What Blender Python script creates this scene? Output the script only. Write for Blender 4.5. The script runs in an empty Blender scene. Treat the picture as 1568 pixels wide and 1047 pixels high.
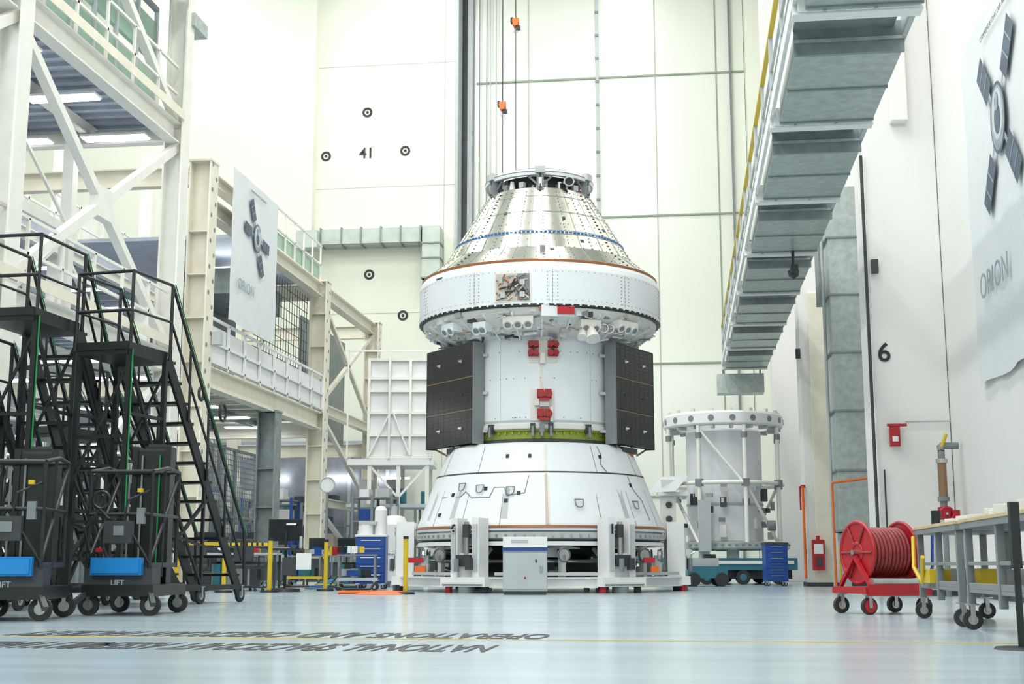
import bpy, math, random
from mathutils import Matrix, Vector
random.seed(7)
PSI=math.radians(7.33); CS,SN=math.cos(PSI),math.sin(PSI)
def S(x,y):
    # survey frame (metres, along/right of the tripod heading) -> hall frame
    return (x*CS-y*SN, x*SN+y*CS)
bpy.context.scene.view_settings.view_transform='Standard'
# ---------------------------------------------------------------- materials
def mat(name,col,rough=.5,metal=0,var=.06,scale=3,bump=0,bscale=20,emit=0,coat=0,stretch=(1,1,1)):
    m=bpy.data.materials.new(name); m.use_nodes=True
    nt=m.node_tree; b=nt.nodes['Principled BSDF']
    tc=nt.nodes.new('ShaderNodeTexCoord'); mp=nt.nodes.new('ShaderNodeMapping')
    mp.inputs['Scale'].default_value=stretch
    nt.links.new(tc.outputs['Object'],mp.inputs[0])
    n=nt.nodes.new('ShaderNodeTexNoise'); n.inputs['Scale'].default_value=scale; n.inputs['Detail'].default_value=4
    nt.links.new(mp.outputs[0],n.inputs['Vector'])
    r=nt.nodes.new('ShaderNodeValToRGB')
    r.color_ramp.elements[0].position=.3; r.color_ramp.elements[1].position=.7
    r.color_ramp.elements[0].color=[c*(1-var) for c in col]+[1]
    r.color_ramp.elements[1].color=[min(1,c*(1+var)) for c in col]+[1]
    nt.links.new(n.outputs['Fac'],r.inputs[0]); nt.links.new(r.outputs[0],b.inputs['Base Color'])
    b.inputs['Roughness'].default_value=rough; b.inputs['Metallic'].default_value=metal
    if coat:
        b.inputs['Coat Weight'].default_value=coat; b.inputs['Coat Roughness'].default_value=.12
    if bump:
        n2=nt.nodes.new('ShaderNodeTexNoise'); n2.inputs['Scale'].default_value=bscale
        nt.links.new(mp.outputs[0],n2.inputs['Vector'])
        bp=nt.nodes.new('ShaderNodeBump'); bp.inputs['Strength'].default_value=bump; bp.inputs['Distance'].default_value=.05
        nt.links.new(n2.outputs['Fac'],bp.inputs['Height']); nt.links.new(bp.outputs[0],b.inputs['Normal'])
    if emit:
        b.inputs['Emission Color'].default_value=(*col,1); b.inputs['Emission Strength'].default_value=emit
    return m
WALL=mat('wall_cream_paint',(.78,.80,.69),.55,var=.02,scale=.4)
WALLR=mat('wall_white_paint',(.80,.79,.77),.5,var=.02,scale=.5)
WALLF=mat('wall_reflection_tone',(.36,.40,.32),.6,var=.3,scale=.15)  # unseen walls, toned dark to give the foil cone reflection contrast
DOORM=mat('hangar_door_panel',(.78,.81,.73),.20,var=.03,scale=.35,bump=.14,bscale=.6,stretch=(1,1,.5))
CEILM=mat('ceiling_paint',(.5,.51,.5),.7)
FLOOR=mat('epoxy_floor',(.42,.51,.56),.22,var=.10,scale=1.2,bump=.014,bscale=6,stretch=(.25,1.6,1),coat=.25)
WHITE=mat('white_paint',(.78,.79,.79),.4,var=.03)
SCW=mat('spacecraft_white',(.74,.77,.80),.36,var=.02,scale=1.5)
SCW2=mat('spacecraft_white_warm',(.70,.68,.64),.45,var=.05)
CREAM=mat('cream_steel_paint',(.77,.73,.61),.45,var=.06)
WSTEEL=mat('white_steel_paint',(.80,.79,.73),.4,var=.04)
BLACK=mat('black_powdercoat',(.012,.014,.016),.4,var=.3)
FTEXT=mat('floor_lettering',(.02,.022,.025),.55,var=.3)
RUBBER=mat('rubber',(.03,.03,.03),.7)
DARK=mat('dark_gray',(.04,.045,.05),.5,var=.2)
GRAY=mat('gray_paint',(.20,.22,.23),.45)
LGRAY=mat('light_gray_paint',(.46,.49,.50),.45)
STEEL=mat('steel',(.5,.5,.5),.3,metal=.9,var=.15)
GALV=mat('galvanised_sheet',(.42,.47,.46),.38,metal=.35,var=.15,scale=7)
GALVD=mat('galvanised_dark',(.24,.28,.28),.48,metal=.3,var=.15,scale=5)
PALED=mat('painted_duct',(.50,.56,.50),.45,metal=.1,var=.1,scale=3)
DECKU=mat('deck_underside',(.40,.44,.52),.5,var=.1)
SHADEP=mat('partition_shade_tone',(.22,.24,.27),.6,var=.35,scale=1.2)  # dark tone puts the interior shade into the panel colour
FOIL=mat('silver_thermal_tape',(.88,.87,.77),.18,metal=1,var=.05,scale=5,bump=.10,bscale=3,stretch=(1,1,.3))
COPPER=mat('copper_trim',(.35,.14,.06),.4,metal=.4)
TAN=mat('tan_tape',(.56,.47,.40),.5)
RED=mat('red_paint',(.42,.012,.02),.35)
DRED=mat('red_hose',(.25,.03,.03),.5,var=.3,scale=12)
BLUE=mat('blue_paint',(.012,.07,.32),.35)
LBLUE=mat('bright_blue_plastic',(.01,.22,.58),.35)
TEAL=mat('teal_paint',(.03,.17,.22),.4)
GREEN=mat('green_primer',(.30,.36,.05),.45)
GRN=mat('green_edge',(.01,.25,.07),.4)
PGRN=mat('pale_green_glass',(.30,.46,.37),.2)
YEL=mat('yellow_paint',(.65,.45,.02),.4)
ORG=mat('orange_paint',(.75,.15,.02),.4)
WOOD=mat('plywood',(.54,.41,.24),.5,var=.15,scale=4,stretch=(.3,6,1))
SOLAR=mat('solar_cell',(.005,.005,.008),.25,var=.4,scale=14)
SOLARL=mat('solar_gridline',(.060,.055,.052),.5)
BRONZE=mat('bronze_strip',(.28,.17,.10),.4,metal=.4)
LAMP=mat('fluorescent_lamp',(.95,.98,1),.5,emit=16)
SCREEN=mat('monitor_glass',(.02,.025,.03),.1)
BANN=mat('banner_vinyl',(.70,.73,.75),.5,var=.02,bump=.1,bscale=1.2)
PRINT=mat('banner_print_dark',(.06,.09,.14),.5,var=.3)
PRINTG=mat('banner_print_gray',(.28,.33,.37),.5,var=.3,scale=8)
PRINTL=mat('banner_print_pale',(.54,.58,.61),.5)
MESHM=mat('wire_mesh',(.25,.28,.30),.5,metal=.3)
LINE=mat('panel_gap',(.05,.055,.055),.6)
SEAM=mat('panel_seam',(.46,.48,.40),.6)
SEAMD=mat('door_seam',(.28,.33,.26),.6)
BLDOT=mat('blue_fasteners',(.01,.12,.40),.4)
WRAP=mat('plastic_wrap',(.7,.72,.7),.2)

# ---------------------------------------------------------------- mesh builder
class MB:
    def __init__(s,name,loc=(0,0,0),rz=0):
        s.name=name;s.loc=loc;s.rz=rz;s.v=[];s.f=[];s.fm=[];s.fs=[];s.mats=[];s.T=None
    def mi(s,m):
        if m not in s.mats: s.mats.append(m)
        return s.mats.index(m)
    def add(s,vs,fs,m,smooth=False):
        o=len(s.v); i=s.mi(m)
        if s.T is not None: vs=[tuple(s.T@Vector(v)) for v in vs]
        s.v+=[tuple(v) for v in vs]
        for f in fs: s.f.append([o+k for k in f]); s.fm.append(i); s.fs.append(smooth)
    def bx(s,x0,x1,y0,y1,z0,z1,m):
        s.add([(x0,y0,z0),(x1,y0,z0),(x1,y1,z0),(x0,y1,z0),(x0,y0,z1),(x1,y0,z1),(x1,y1,z1),(x0,y1,z1)],
              [(0,3,2,1),(4,5,6,7),(0,1,5,4),(1,2,6,5),(2,3,7,6),(3,0,4,7)],m)
    def box(s,c,d,m,rz=0):
        x,y,z=c; a,b,e=d[0]/2,d[1]/2,d[2]/2; cc,ss=math.cos(rz),math.sin(rz)
        vs=[]
        for k in(-e,e):
            for (i,j) in((-a,-b),(a,-b),(a,b),(-a,b)):
                vs.append((x+i*cc-j*ss,y+i*ss+j*cc,z+k))
        s.add(vs,[(0,3,2,1),(4,5,6,7),(0,1,5,4),(1,2,6,5),(2,3,7,6),(3,0,4,7)],m)
    def frame(s,p,q):
        p=Vector(p);q=Vector(q);d=(q-p).normalized()
        up=Vector((0,0,1)) if abs(d.z)<.95 else Vector((0,1,0))
        a=d.cross(up).normalized(); b=a.cross(d).normalized()
        return p,q,a,b
    def beam(s,p,q,w,h,m):
        p,q,a,b=s.frame(p,q); a=a*w/2;b=b*h/2
        vs=[p-a-b,p+a-b,p+a+b,p-a+b,q-a-b,q+a-b,q+a+b,q-a+b]
        s.add(vs,[(0,1,2,3),(7,6,5,4),(0,4,5,1),(1,5,6,2),(2,6,7,3),(3,7,4,0)],m)
    def ibeam(s,p,q,w,h,m,t=.03):
        p,q,a,b=s.frame(p,q)
        s.beam(p,q,t,h-.01,m)
        o=b*(h/2-t/2)
        s.beam(p+o,q+o,w,t,m); s.beam(p-o,q-o,w,t,m)
    def tube(s,p,q,r,m,n=10,r2=None):
        p,q,a,b=s.frame(p,q)
        if r2 is None:r2=r
        vs=[];
        for (c,rr) in((p,r),(q,r2)):
            for i in range(n):
                t=2*math.pi*i/n; vs.append(c+a*math.cos(t)*rr+b*math.sin(t)*rr)
        s.add(vs,[(i,(i+1)%n,n+(i+1)%n,n+i) for i in range(n)],m,True)
        s.add(vs[:n],[tuple(range(n-1,-1,-1))],m); s.add(vs[n:],[tuple(range(n))],m)
    def path(s,pts,r,m,n=8):
        for i in range(len(pts)-1): s.tube(pts[i],pts[i+1],r,m,n)
    def lathe(s,prof,m,n=72,c=(0,0,0),a0=0,a1=2*math.pi,smooth=True):
        full=abs(a1-a0-2*math.pi)<1e-4; k=n if full else n+1
        for j in range(len(prof)-1):
            vs=[]
            for (r,z) in(prof[j],prof[j+1]):
                for i in range(k):
                    t=a0+(a1-a0)*i/n; vs.append((c[0]+r*math.sin(t),c[1]-r*math.cos(t),c[2]+z))
            s.add(vs,[(i,k+i,k+(i+1)%k,(i+1)%k) for i in range(n)],m,smooth)
    def quilt(s,r0,z0,r1,z1,rows,n,j,m,rnd):
        vs=[]
        for k in range(rows+1):
            f=k/rows
            for i in range(n):
                t=2*math.pi*i/n; r=r0+(r1-r0)*f+(rnd.uniform(-j,j) if 0<k<rows else 0)
                vs.append((r*math.sin(t),-r*math.cos(t),z0+(z1-z0)*f))
        s.add(vs,[(k*n+i,k*n+(i+1)%n,(k+1)*n+(i+1)%n,(k+1)*n+i) for k in range(rows) for i in range(n)],m,True)
    def torus(s,c,R,r,m,n=40,k=8,axis='z',a0=0,a1=2*math.pi):
        full=abs(a1-a0-2*math.pi)<1e-4; kk=n if full else n+1
        vs=[]
        for i in range(kk):
            t=a0+(a1-a0)*i/n
            for j in range(k):
                u=2*math.pi*j/k; x=(R+r*math.cos(u))*math.cos(t); y=(R+r*math.cos(u))*math.sin(t); z=r*math.sin(u)
                if axis=='y': x,y,z=x,z,y
                if axis=='x': x,y,z=z,x,y
                vs.append((c[0]+x,c[1]+y,c[2]+z))
        fs=[]
        for i in range(n):
            for j in range(k):
                i2=(i+1)%kk; fs.append((i*k+j,i2*k+j,i2*k+(j+1)%k,i*k+(j+1)%k))
        s.add(vs,fs,m,True)
    def patch(s,r0,z0,r1,z1,a0,a1,off,m,n=6):
        vs=[]
        for (r,z) in((r0,z0),(r1,z1)):
            for o in(-.01,off):
                for i in range(n+1):
                    t=a0+(a1-a0)*i/n; vs.append(((r+o)*math.sin(t),-(r+o)*math.cos(t),z))
        k=n+1; fs=[]
        for i in range(n):
            fs+=[(k+i,k+i+1,3*k+i+1,3*k+i),(i,i+1,k+i+1,k+i),(2*k+i,3*k+i,3*k+i+1,2*k+i+1)]
        fs+=[(0,k,3*k,2*k),(n,2*k+n,3*k+n,k+n)]
        s.add(vs,fs,m)
    def disc(s,c,R,m,axis='y',n=24,r=0):
        vs=[];
        for rr in (R,r):
            for i in range(n):
                t=2*math.pi*i/n; x,y=rr*math.cos(t),rr*math.sin(t)
                v={'y':(x,0,y),'x':(0,x,y),'z':(x,y,0)}[axis]
                vs.append((c[0]+v[0],c[1]+v[1],c[2]+v[2]))
        s.add(vs,[(i,(i+1)%n,n+(i+1)%n,n+i) for i in range(n)],m)
    def quad(s,pts,m): s.add(pts,[tuple(range(len(pts)))],m)
    def text(s,t,size,M,m,ex=.004,off=0):
        cu=bpy.data.curves.new('t','FONT'); cu.body=t; cu.size=size; cu.align_x='CENTER'; cu.align_y='CENTER'; cu.extrude=ex; cu.offset=off
        ob=bpy.data.objects.new('t',cu); bpy.context.collection.objects.link(ob)
        bpy.context.view_layer.update()
        me=bpy.data.meshes.new_from_object(ob.evaluated_get(bpy.context.evaluated_depsgraph_get()))
        s.add([tuple(M@v.co) for v in me.vertices],[tuple(p.vertices) for p in me.polygons],m)
        bpy.data.objects.remove(ob); bpy.data.curves.remove(cu); bpy.data.meshes.remove(me)
    def done(s,bevel=0):
        me=bpy.data.meshes.new(s.name); me.from_pydata(s.v,[],s.f)
        for m in s.mats: me.materials.append(m)
        me.polygons.foreach_set('material_index',s.fm); me.polygons.foreach_set('use_smooth',s.fs); me.update()
        ob=bpy.data.objects.new(s.name,me); bpy.context.collection.objects.link(ob)
        ob.location=s.loc; ob.rotation_euler=(0,0,s.rz)
        if bevel:
            b=ob.modifiers.new('bevel','BEVEL'); b.width=bevel; b.segments=2; b.limit_method='ANGLE'; b.angle_limit=math.radians(60)
        return ob
def TF(loc,rx=90,rz=0):
    return Matrix.Translation(loc)@Matrix.Rotation(math.radians(rz),4,'Z')@Matrix.Rotation(math.radians(rx),4,'X')
def caster(b,x,y,r=.075,m=None,top=.2):
    m=m or RUBBER
    b.tube((x,y-.022,r),(x,y+.022,r),r,m,18); b.tube((x,y-.026,r),(x,y+.026,r),r*.5,STEEL,12)
    b.bx(x-.02,x+.02,y-.04,y-.03,r*.8,top,STEEL); b.bx(x-.02,x+.02,y+.03,y+.04,r*.8,top,STEEL)
    b.bx(x-.05,x+.05,y-.05,y+.05,top-.015,top,STEEL)

# ---------------------------------------------------------------- room shell
XR=4.8; XLW=-27; YB=50; YF=-12; ZC=26
b=MB('floor'); b.bx(XLW-.3,XR+.3,YF-.3,YB+1.8,-.2,0,FLOOR); b.done()
b=MB('floor_marking')
for k,(t,x,y,sx) in enumerate([('NATIONAL SPACECRAFT ASSEMBLY HALL',*S(-1.85,8.75),.56),('OPERATIONS AND CHECKOUT FACILITY',*S(-1.75,10.2),.66)]):
    b.text(t,.62,Matrix.Translation((x,y,.002))@Matrix.Rotation(math.pi,4,'Z')@Matrix.Diagonal((sx*.54,1.5,1,1)),FTEXT,.0005,.016)
b.bx(-12,XR-.2,9.38,9.405,.0005,.003,YEL)
b.bx(-12,XR-.2,22.6,22.64,.0005,.003,LGRAY)
b.done()
b=MB('ceiling'); b.bx(XLW-.3,XR+.3,YF-.3,YB+1.8,ZC,ZC+.3,CEILM); b.done()
b=MB('wall_front'); b.bx(XLW-.3,XR+.3,YF-.3,YF,0,ZC,WALLF)
for x in range(-24,4,4): b.bx(x,x+1.8,YF,YF+.05,2,20,WALL)  # pale strips added behind the camera for the foil cone to reflect
b.done()
b=MB('wall_left'); b.bx(XLW-.3,XLW,YF,YB,0,ZC,WALLF); b.done()
b=MB('wall_back')
b.bx(XLW,-14.5,YB-.5,YB+.3,0,ZC,WALL); b.bx(-14.5,-8.75,YB,YB+.3,0,ZC,WALL)
for z in (5.2,10.4,15.6,20.8): b.bx(-14.5,-8.75,YB-.006,YB,z,z+.025,SEAM)
b.bx(-9.2,-9.17,YB-.006,YB,0,ZC,SEAM)
b.bx(XLW,-8.8,YB+.3,YB+1.8,0,ZC,WALL)
b.done()
b=MB('wall_back_side'); b.bx(2.92,XR,YB,YB+1.4,0,ZC,WALL); b.done()
b=MB('door_1')
ZD=ZC-.02
b.bx(-8.74,2.9,YB+1.1,YB+1.4,0,ZD,DOORM)
for z in [3.1,8.3,14.3,20.2]: b.bx(-8.05,2.9,YB+1.05,YB+1.1,z,z+.07,SEAMD)
for x in [-5.9,-.7]: b.bx(x,x+.04,YB+1.07,YB+1.1,0,ZD,SEAM)
b.bx(1.75,1.8,YB+1.07,YB+1.1,0,ZD,SEAMD)
b.bx(-3.1,-2.98,YB+.98,YB+1.1,0,ZD,LGRAY); b.bx(2.3,2.38,YB+.95,YB+1.1,0,ZD,GRAY)
for z in range(2,26,1): b.bx(-3.12,-2.96,YB+.95,YB+.98,z,z+.1,GRAY)
b.bx(-8.74,-8.62,YB-.1,YB+1.1,0,ZD,LGRAY); b.bx(-8.6,-8.4,YB+.9,YB+1.1,0,ZD,DARK); b.bx(-8.4,-8.2,YB+.9,YB+1.1,0,ZD,LGRAY)
b.bx(-8.2,-8.15,YB+.9,YB+1.09,0,ZD,GRAY)
for x in (-7.9,-7.6,-7.45,-7.2): b.tube((x,YB+.9,0),(x,YB+.9,ZD),.022,LGRAY if x>-7.5 else GRAY,6)
b.done()
b=MB('survey_target_marks')
for (x,z) in [(-12.4,18.8),(-14.1,17),(-10.8,17.1),(-12.2,12),(-10.8,10.3)]:
    b.disc((x,YB-.02,z),.21,BLACK,r=.12); b.disc((x,YB-.02,z),.06,BLACK)
b.text('41',.62,TF((-12.4,YB-.02,17.05)),BLACK,off=.008); b.done()
b=MB('wall_right'); b.bx(XR,XR+.3,YF,YB+1.5,0,ZC,WALLR); b.done()
b=MB('building_column'); b.bx(3.5,XR-.01,24,25.4,0,ZC-.01,WALLR); b.bx(4.0,4.3,23.75,24,8.6,12,WALLR); b.done(.02)
b=MB('building_column'); b.bx(3.12,XR-.01,34,35,0,ZC-.01,WALLR); b.bx(3.35,3.75,33.9,34,0,7.5,CREAM); b.done(.02)
b=MB('building_column'); b.bx(3.12,XR-.01,44,45,0,ZC-.01,WALLR); b.done(.02)
b=MB('baseboard_right')
b.bx(XR-.02,XR,YF,24,0,.1,DARK); b.bx(3.47,3.5,23.97,25.4,0,.1,DARK); b.bx(3.48,XR,23.97,24,0,.1,DARK)
b.bx(3.09,3.12,33.97,35,0,.1,DARK); b.bx(3.1,XR,33.88,34,0,.1,DARK); b.done()
b=MB('column_number_sign'); b.text('6',.48,TF((3.70,23.985,4.3)),BLACK,off=.006); b.done()

# ---------------------------------------------------------------- right side services
b=MB('vertical_air_duct')
b.bx(3.25,4.15,28,28.9,1.2,8.6,GALV)
z=1.2
while z<8.7: b.bx(3.2,4.19,27.96,28.94,z,z+.05,GALVD); z+=1.25
b.bx(3.3,3.45,28.02,28.88,0,1.19,LGRAY); b.bx(3.9,4.05,28.02,28.88,0,1.19,LGRAY)
b.tube((3.16,28.4,0),(3.16,28.4,9),.035,LGRAY)
b.bx(3.2,4.1,29.5,30.3,6.4,9.0,GALVD); b.bx(3.3,4.0,28.9,29.6,6.6,8.4,GALVD)
b.done(.01)
b=MB('catwalk')
X0,X1=1.42,2.68; Z=6.9
ys=[6.5+3.9*i for i in range(10)]
for i,y in enumerate(ys):
    b.ibeam((X0-.05,y,Z-.12),(X1+.12,y,Z-.12),.2,.28,WHITE)
    b.bx(X0,X1+.1,y-.13,y-.11,Z-.24,Z+.0,WHITE)
    b.box((X0+.3,y-.02,Z-.1),(.04,.24,.3),LGRAY); b.box((X1-.4,y-.02,Z-.1),(.04,.24,.3),LGRAY)
    b.beam((X0,y,Z),(X0,y,Z+1.15),.06,.06,LGRAY); b.beam((X1+.1,y,Z),(X1+.1,y,Z+1.6),.08,.08,LGRAY)
    if i<len(ys)-1:
        b.bx(X0+.06,X1,y+.15,y+1.15,Z+.06,Z+.12,GALVD)
        b.bx(X0+.55,X1-.3,y+.5,y+.56,Z-.05,Z+.05,LGRAY)
        b.bx(X0+.09,X1+.1,y+1.2,y+3.72,Z-.22,Z+.12,GALV)
        b.bx(X0+.07,X1+.12,y+1.15,y+1.21,Z-.25,Z+.14,GALVD); b.bx(X0+.07,X1+.12,y+1.12,y+1.14,Z-.1,Z-.06,GALV)
        b.bx(X0+.08,X1+.11,y+2.4,y+2.45,Z-.24,Z-.2,GALVD); b.bx(X0+.08,X1+.11,y+3.68,y+3.72,Z-.24,Z-.2,GALVD)
        b.beam((X0,y+1.95,Z),(X0,y+1.95,Z+1.15),.05,.05,LGRAY)
        b.beam((X1+.1,y+.1,Z+.3),(X1+.1,y+3.8,Z+1.4),.05,.05,LGRAY)
b.beam((X0,ys[0],Z+1.15),(X0,ys[-1],Z+1.15),.07,.05,YEL)
b.beam((X0,ys[0],Z+.62),(X0,ys[-1],Z+.62),.04,.04,LGRAY); b.beam((X0,ys[0],Z+.35),(X0,ys[-1],Z+.35),.03,.03,LGRAY)
b.beam((X0-.02,ys[0],Z),(X0-.02,ys[-1],Z),.05,.2,WHITE); b.beam((X1+.12,ys[0],Z+.05),(X1+.12,ys[-1],Z+.05),.06,.25,LGRAY)
b.beam((X1,24.4,Z+1.5),(3.49,24.4,Z+1.5),.2,.2,WHITE); b.beam((X1,34.4,Z+1.5),(3.11,34.4,Z+1.5),.2,.2,WHITE)
b.bx(X0-.2,X1,41.5,42.2,Z-1.0,Z-.4,GALV); b.beam((X0,41.8,Z-.4),(X0,41.8,Z),.05,.05,GRAY); b.beam((X1-.1,41.8,Z-.4),(X1-.1,41.8,Z),.05,.05,GRAY)
b.done()
b=MB('fire_alarm_box'); b.bx(3.70,3.88,23.78,23.90,2.6,2.95,RED); b.bx(3.66,4.0,23.77,23.82,2.95,3.0,RED); b.bx(3.74,3.84,23.75,23.78,2.68,2.78,WHITE); b.bx(3.75,3.83,23.9,23.97,2.7,2.85,DARK); b.done(.008)
b=MB('wall_conduit')
b.tube((3.44,23.93,.1),(3.44,23.93,8),.03,DARK); b.tube((3.60,23.94,.3),(3.60,23.94,2.2),.015,DARK)
b.box((3.6,23.94,5.9),(.12,.1,.25),DARK); b.box((3.07,33.94,5.9),(.12,.1,.25),DARK)
b.tube((4.0,23.93,3.05),(XR-.02,23.93,3.05),.014,LGRAY)
b.done()
b=MB('orange_air_line'); b.tube((3.06,33.85,2.5),(3.06,33.85,.2),.035,ORG); b.path([(3.1,27.7,2.2),(3.1,27.7,.05)],.025,ORG); b.path([(3.1,27.7,2.2),(3.9,27.7,2.3)],.025,ORG); b.tube((3.2,27.7,.9),(3.2,27.7,.2),.02,YEL); b.done()
b=MB('standpipe_valve')
x,y=4.45,23.2
b.path([(x,y,1.15),(x,y,2.45),(x,y+.05,2.55),(x+.3,y+.05,2.55)],.06,GRAY,12); b.tube((x,y,1.65),(x,y,2.3),.075,BRONZE,12)
b.tube((x,y,1.6),(x,y,1.68),.1,GRAY,14); b.tube((x,y,2.25),(x,y,2.32),.1,STEEL,14)
b.tube((x,y-.02,1.2),(x,y-.02,1.5),.11,RED,14); b.torus((x,y-.22,1.38),.11,.018,RED,20,6,'y'); b.tube((x,y,1.38),(x,y-.24,1.38),.02,STEEL)
b.tube((x+.18,y,1.1),(x+.18,y,1.45),.08,RED); b.tube((x,y,0),(x,y,1.2),.05,GRAY); b.tube((x-.02,y,2.45),(x+.1,y,2.75),.03,YEL)
b.done()
b=MB('fire_extinguisher_cabinet')
b.bx(3.22,3.52,33.6,33.85,.4,1.15,RED); b.bx(3.26,3.48,33.58,33.6,.8,1.05,WHITE); b.bx(3.3,3.44,33.57,33.59,.5,.72,DARK); b.tube((3.37,33.7,1.15),(3.37,33.7,1.25),.05,RED); b.done(.01)
b=MB('wall_sign'); b.bx(2.98,3.02,33.92,33.98,1.9,2.5,RED); b.bx(3.02,3.13,33.92,33.96,2.45,2.53,RED); b.done()
b=MB('security_camera'); b.tube((2.3,25.7,6.66),(2.3,25.7,6.3),.03,DARK); b.box((2.3,25.6,6.25),(.14,.35,.14),DARK); b.lathe([(0,-.12),(.1,-.05),(.12,.05)],DARK,16,(2.3,25.7,6.2)); b.done()

# ---------------------------------------------------------------- banners
def banner(name,P,U,W,H,cu,cvf,tilt):
    b=MB(name,P); N=Vector(U).cross(Vector((0,0,1)))
    def Q(u,v,o=0): return tuple(Vector(U)*u+Vector((0,0,v))+N*o)
    n=16;vs=[]
    for j in range(9):
        for i in range(n+1):
            u=W*i/n; v=H*j/8; o=.02*math.sin(i*1.7+j*.4)*(1-j/8)+.01*math.sin(j*2+i)
            if j==0: v+= .03*math.sin(i*.9)
            vs.append(Q(u,v,o))
    b.add(vs,[(j*(n+1)+i,j*(n+1)+i+1,(j+1)*(n+1)+i+1,(j+1)*(n+1)+i) for j in range(8) for i in range(n)],BANN,True)
    O=.05; cx,cy=W*cu,H*cvf
    def bar(a,b_,w,m,o):
        a=Vector(a);b_=Vector(b_);d=(b_-a).normalized();p=Vector((-d.y,d.x))*w/2
        b.quad([Q(*(a+p),o),Q(*(a-p),o),Q(*(b_-p),o),Q(*(b_+p),o)],m)
    L=H*.27; w=H*.075
    for (dx,dy) in tilt:
        bar((cx+dx*H*.05,cy+dy*H*.05),(cx+dx*H*.12,cy+dy*H*.12),w*.22,PRINTG,O)
        bar((cx+dx*H*.12,cy+dy*H*.12),(cx+dx*L,cy+dy*L),w,PRINT,O)
        for k in (.17,.22): bar((cx+dx*H*k,cy+dy*H*k),(cx+dx*H*(k+.006),cy+dy*H*(k+.006)),w,PRINTG,O+.003)
    def disc(R,m,o,ex=0,ey=0):
        b.quad([Q(cx+ex+R*math.cos(t),cy+ey+1.25*R*math.sin(t),o) for t in [2*math.pi*i/28 for i in range(28)]],m)
    disc(H*.078,PRINT,O+.004); disc(H*.070,PRINTG,O+.006); disc(H*.055,PRINTL,O+.008,0,H*.01); disc(H*.032,PRINT,O+.012,0,-.02); disc(H*.02,PRINTG,O+.015,0,H*.045)
    U_=Vector(U); M=Matrix(((U_.x,0,N.x,0),(U_.y,0,N.y,0),(0,1,0,0),(0,0,0,1)))
    b.text('ORION',H*.10,Matrix.Translation(Q(W*.30,H*.26,O))@M,PRINTG,.002)
    b.text('COMMEMORATING OUR MISSION',H*.022,Matrix.Translation(Q(W*.5,H*.93,O))@M,GRAY,.002)
    for i in range(12):
        for j in range(7):
            u,v=W*.45+i*W*.045,H*.12+j*H*.045
            if (i+j)%2 and u<W*.97: b.quad([Q(u-.02,v,O),Q(u,v-.02,O),Q(u+.02,v,O),Q(u,v+.02,O)],PRINTL)
    return b.done()
banner('mission_banner',(XR-.07,21.2,3.3),(0,-1,0),4.9,5.5,.47,.66,((-.66,.75),(.66,.75),(-.66,-.75),(.66,-.75)))
banner('mission_banner',(-10.35,28.75,6.15),(0,1,0),3.5,3.7,.5,.64,((-.5,.87),(-.95,.1),(.95,-.1),(.5,-.87)))

# ---------------------------------------------------------------- SPACECRAFT
cx,cy=S(.60,28); SO=-.08
b=MB('spacecraft',(cx,cy,SO),PSI)
PI=math.pi
b.lathe([(1.72,3.02),(1.90,3.03),(1.96,2.98),(2.2,2.42)],SCW,96)
b.lathe([(2.2,2.415),(2.215,2.40),(2.6,1.40),(2.62,1.32),(2.62,1.27),(2.5,1.25)],SCW,96)
b.lathe([(2.206,2.435),(2.213,2.395)],LINE,96)
b.lathe([(2.625,1.37),(2.64,1.36),(2.645,1.33),(2.63,1.32)],COPPER,96)
b.lathe([(2.55,1.26),(2.62,1.22),(2.62,1.12),(2.4,1.08),(1.9,1.05)],LGRAY,96)
b.lathe([(2.50,1.12),(2.50,1.0)],DARK,96)
for i in range(90):
    a=2*PI*i/90; b.box((2.63*math.sin(a),-2.63*math.cos(a),1.17),(.04,.03,.05),STEEL,a)
def cr(z):
    return 2.2+(2.42-z)*(2.6-2.2)/(1.02) if z<2.42 else 1.96+(2.98-z)*.24/.56
def seam(a,z0,z1,w,m,off=.004): b.patch(cr(z0),z0,cr(z1),z1,a-w/2,a+w/2,off,m,2)
seam(.03,1.38,2.41,.024,TAN,.006); seam(.03,2.43,2.97,.03,SCW2,.006); seam(.05,1.38,2.41,.012,SCW2,.006)
for a in (-.66,-.33,.46,.80,-1.0,1.15): seam(a,1.38,2.41,.006,GRAY)
for a in (-.62,.52,1.1,-1.15): seam(a,2.43,2.97,.006,GRAY)
for a in(-.78,-.30,.72,-1.12): seam(a,1.5,2.3,.05,LGRAY,.004)
def crackle(pts):
    for (a,z),(a2,z2) in zip(pts,pts[1:]):
        r,r2=cr(z)+.012,cr(z2)+.012; b.tube((r*math.sin(a),-r*math.cos(a),z),(r2*math.sin(a2),-r2*math.cos(a2),z2),.008,GRAY,5)
crackle([(-1.0,1.95),(-.75,1.95),(-.7,2.05),(-.62,1.92),(-.45,1.92),(-.42,2.12),(-.33,2.12),(-.3,1.95),(-.15,2.0),(-.12,2.35)])
crackle([(.6,2.97),(.62,2.8),(.58,2.6),(.63,2.45)]); crackle([(.9,2.38),(.92,2.1),(1.0,1.9),(1.02,1.5)])
for (a,z) in ((-.34,2.75),(-.12,2.75),(.6,2.75),(-.5,2.1),(-.3,1.85),(-.2,2.0),(.9,2.2),(-.85,2.0),(-.95,1.6)):
    r=cr(z); b.patch(r+.02,z-.035,r,z+.035,a-.015,a+.015,.012,BLACK,1)
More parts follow.
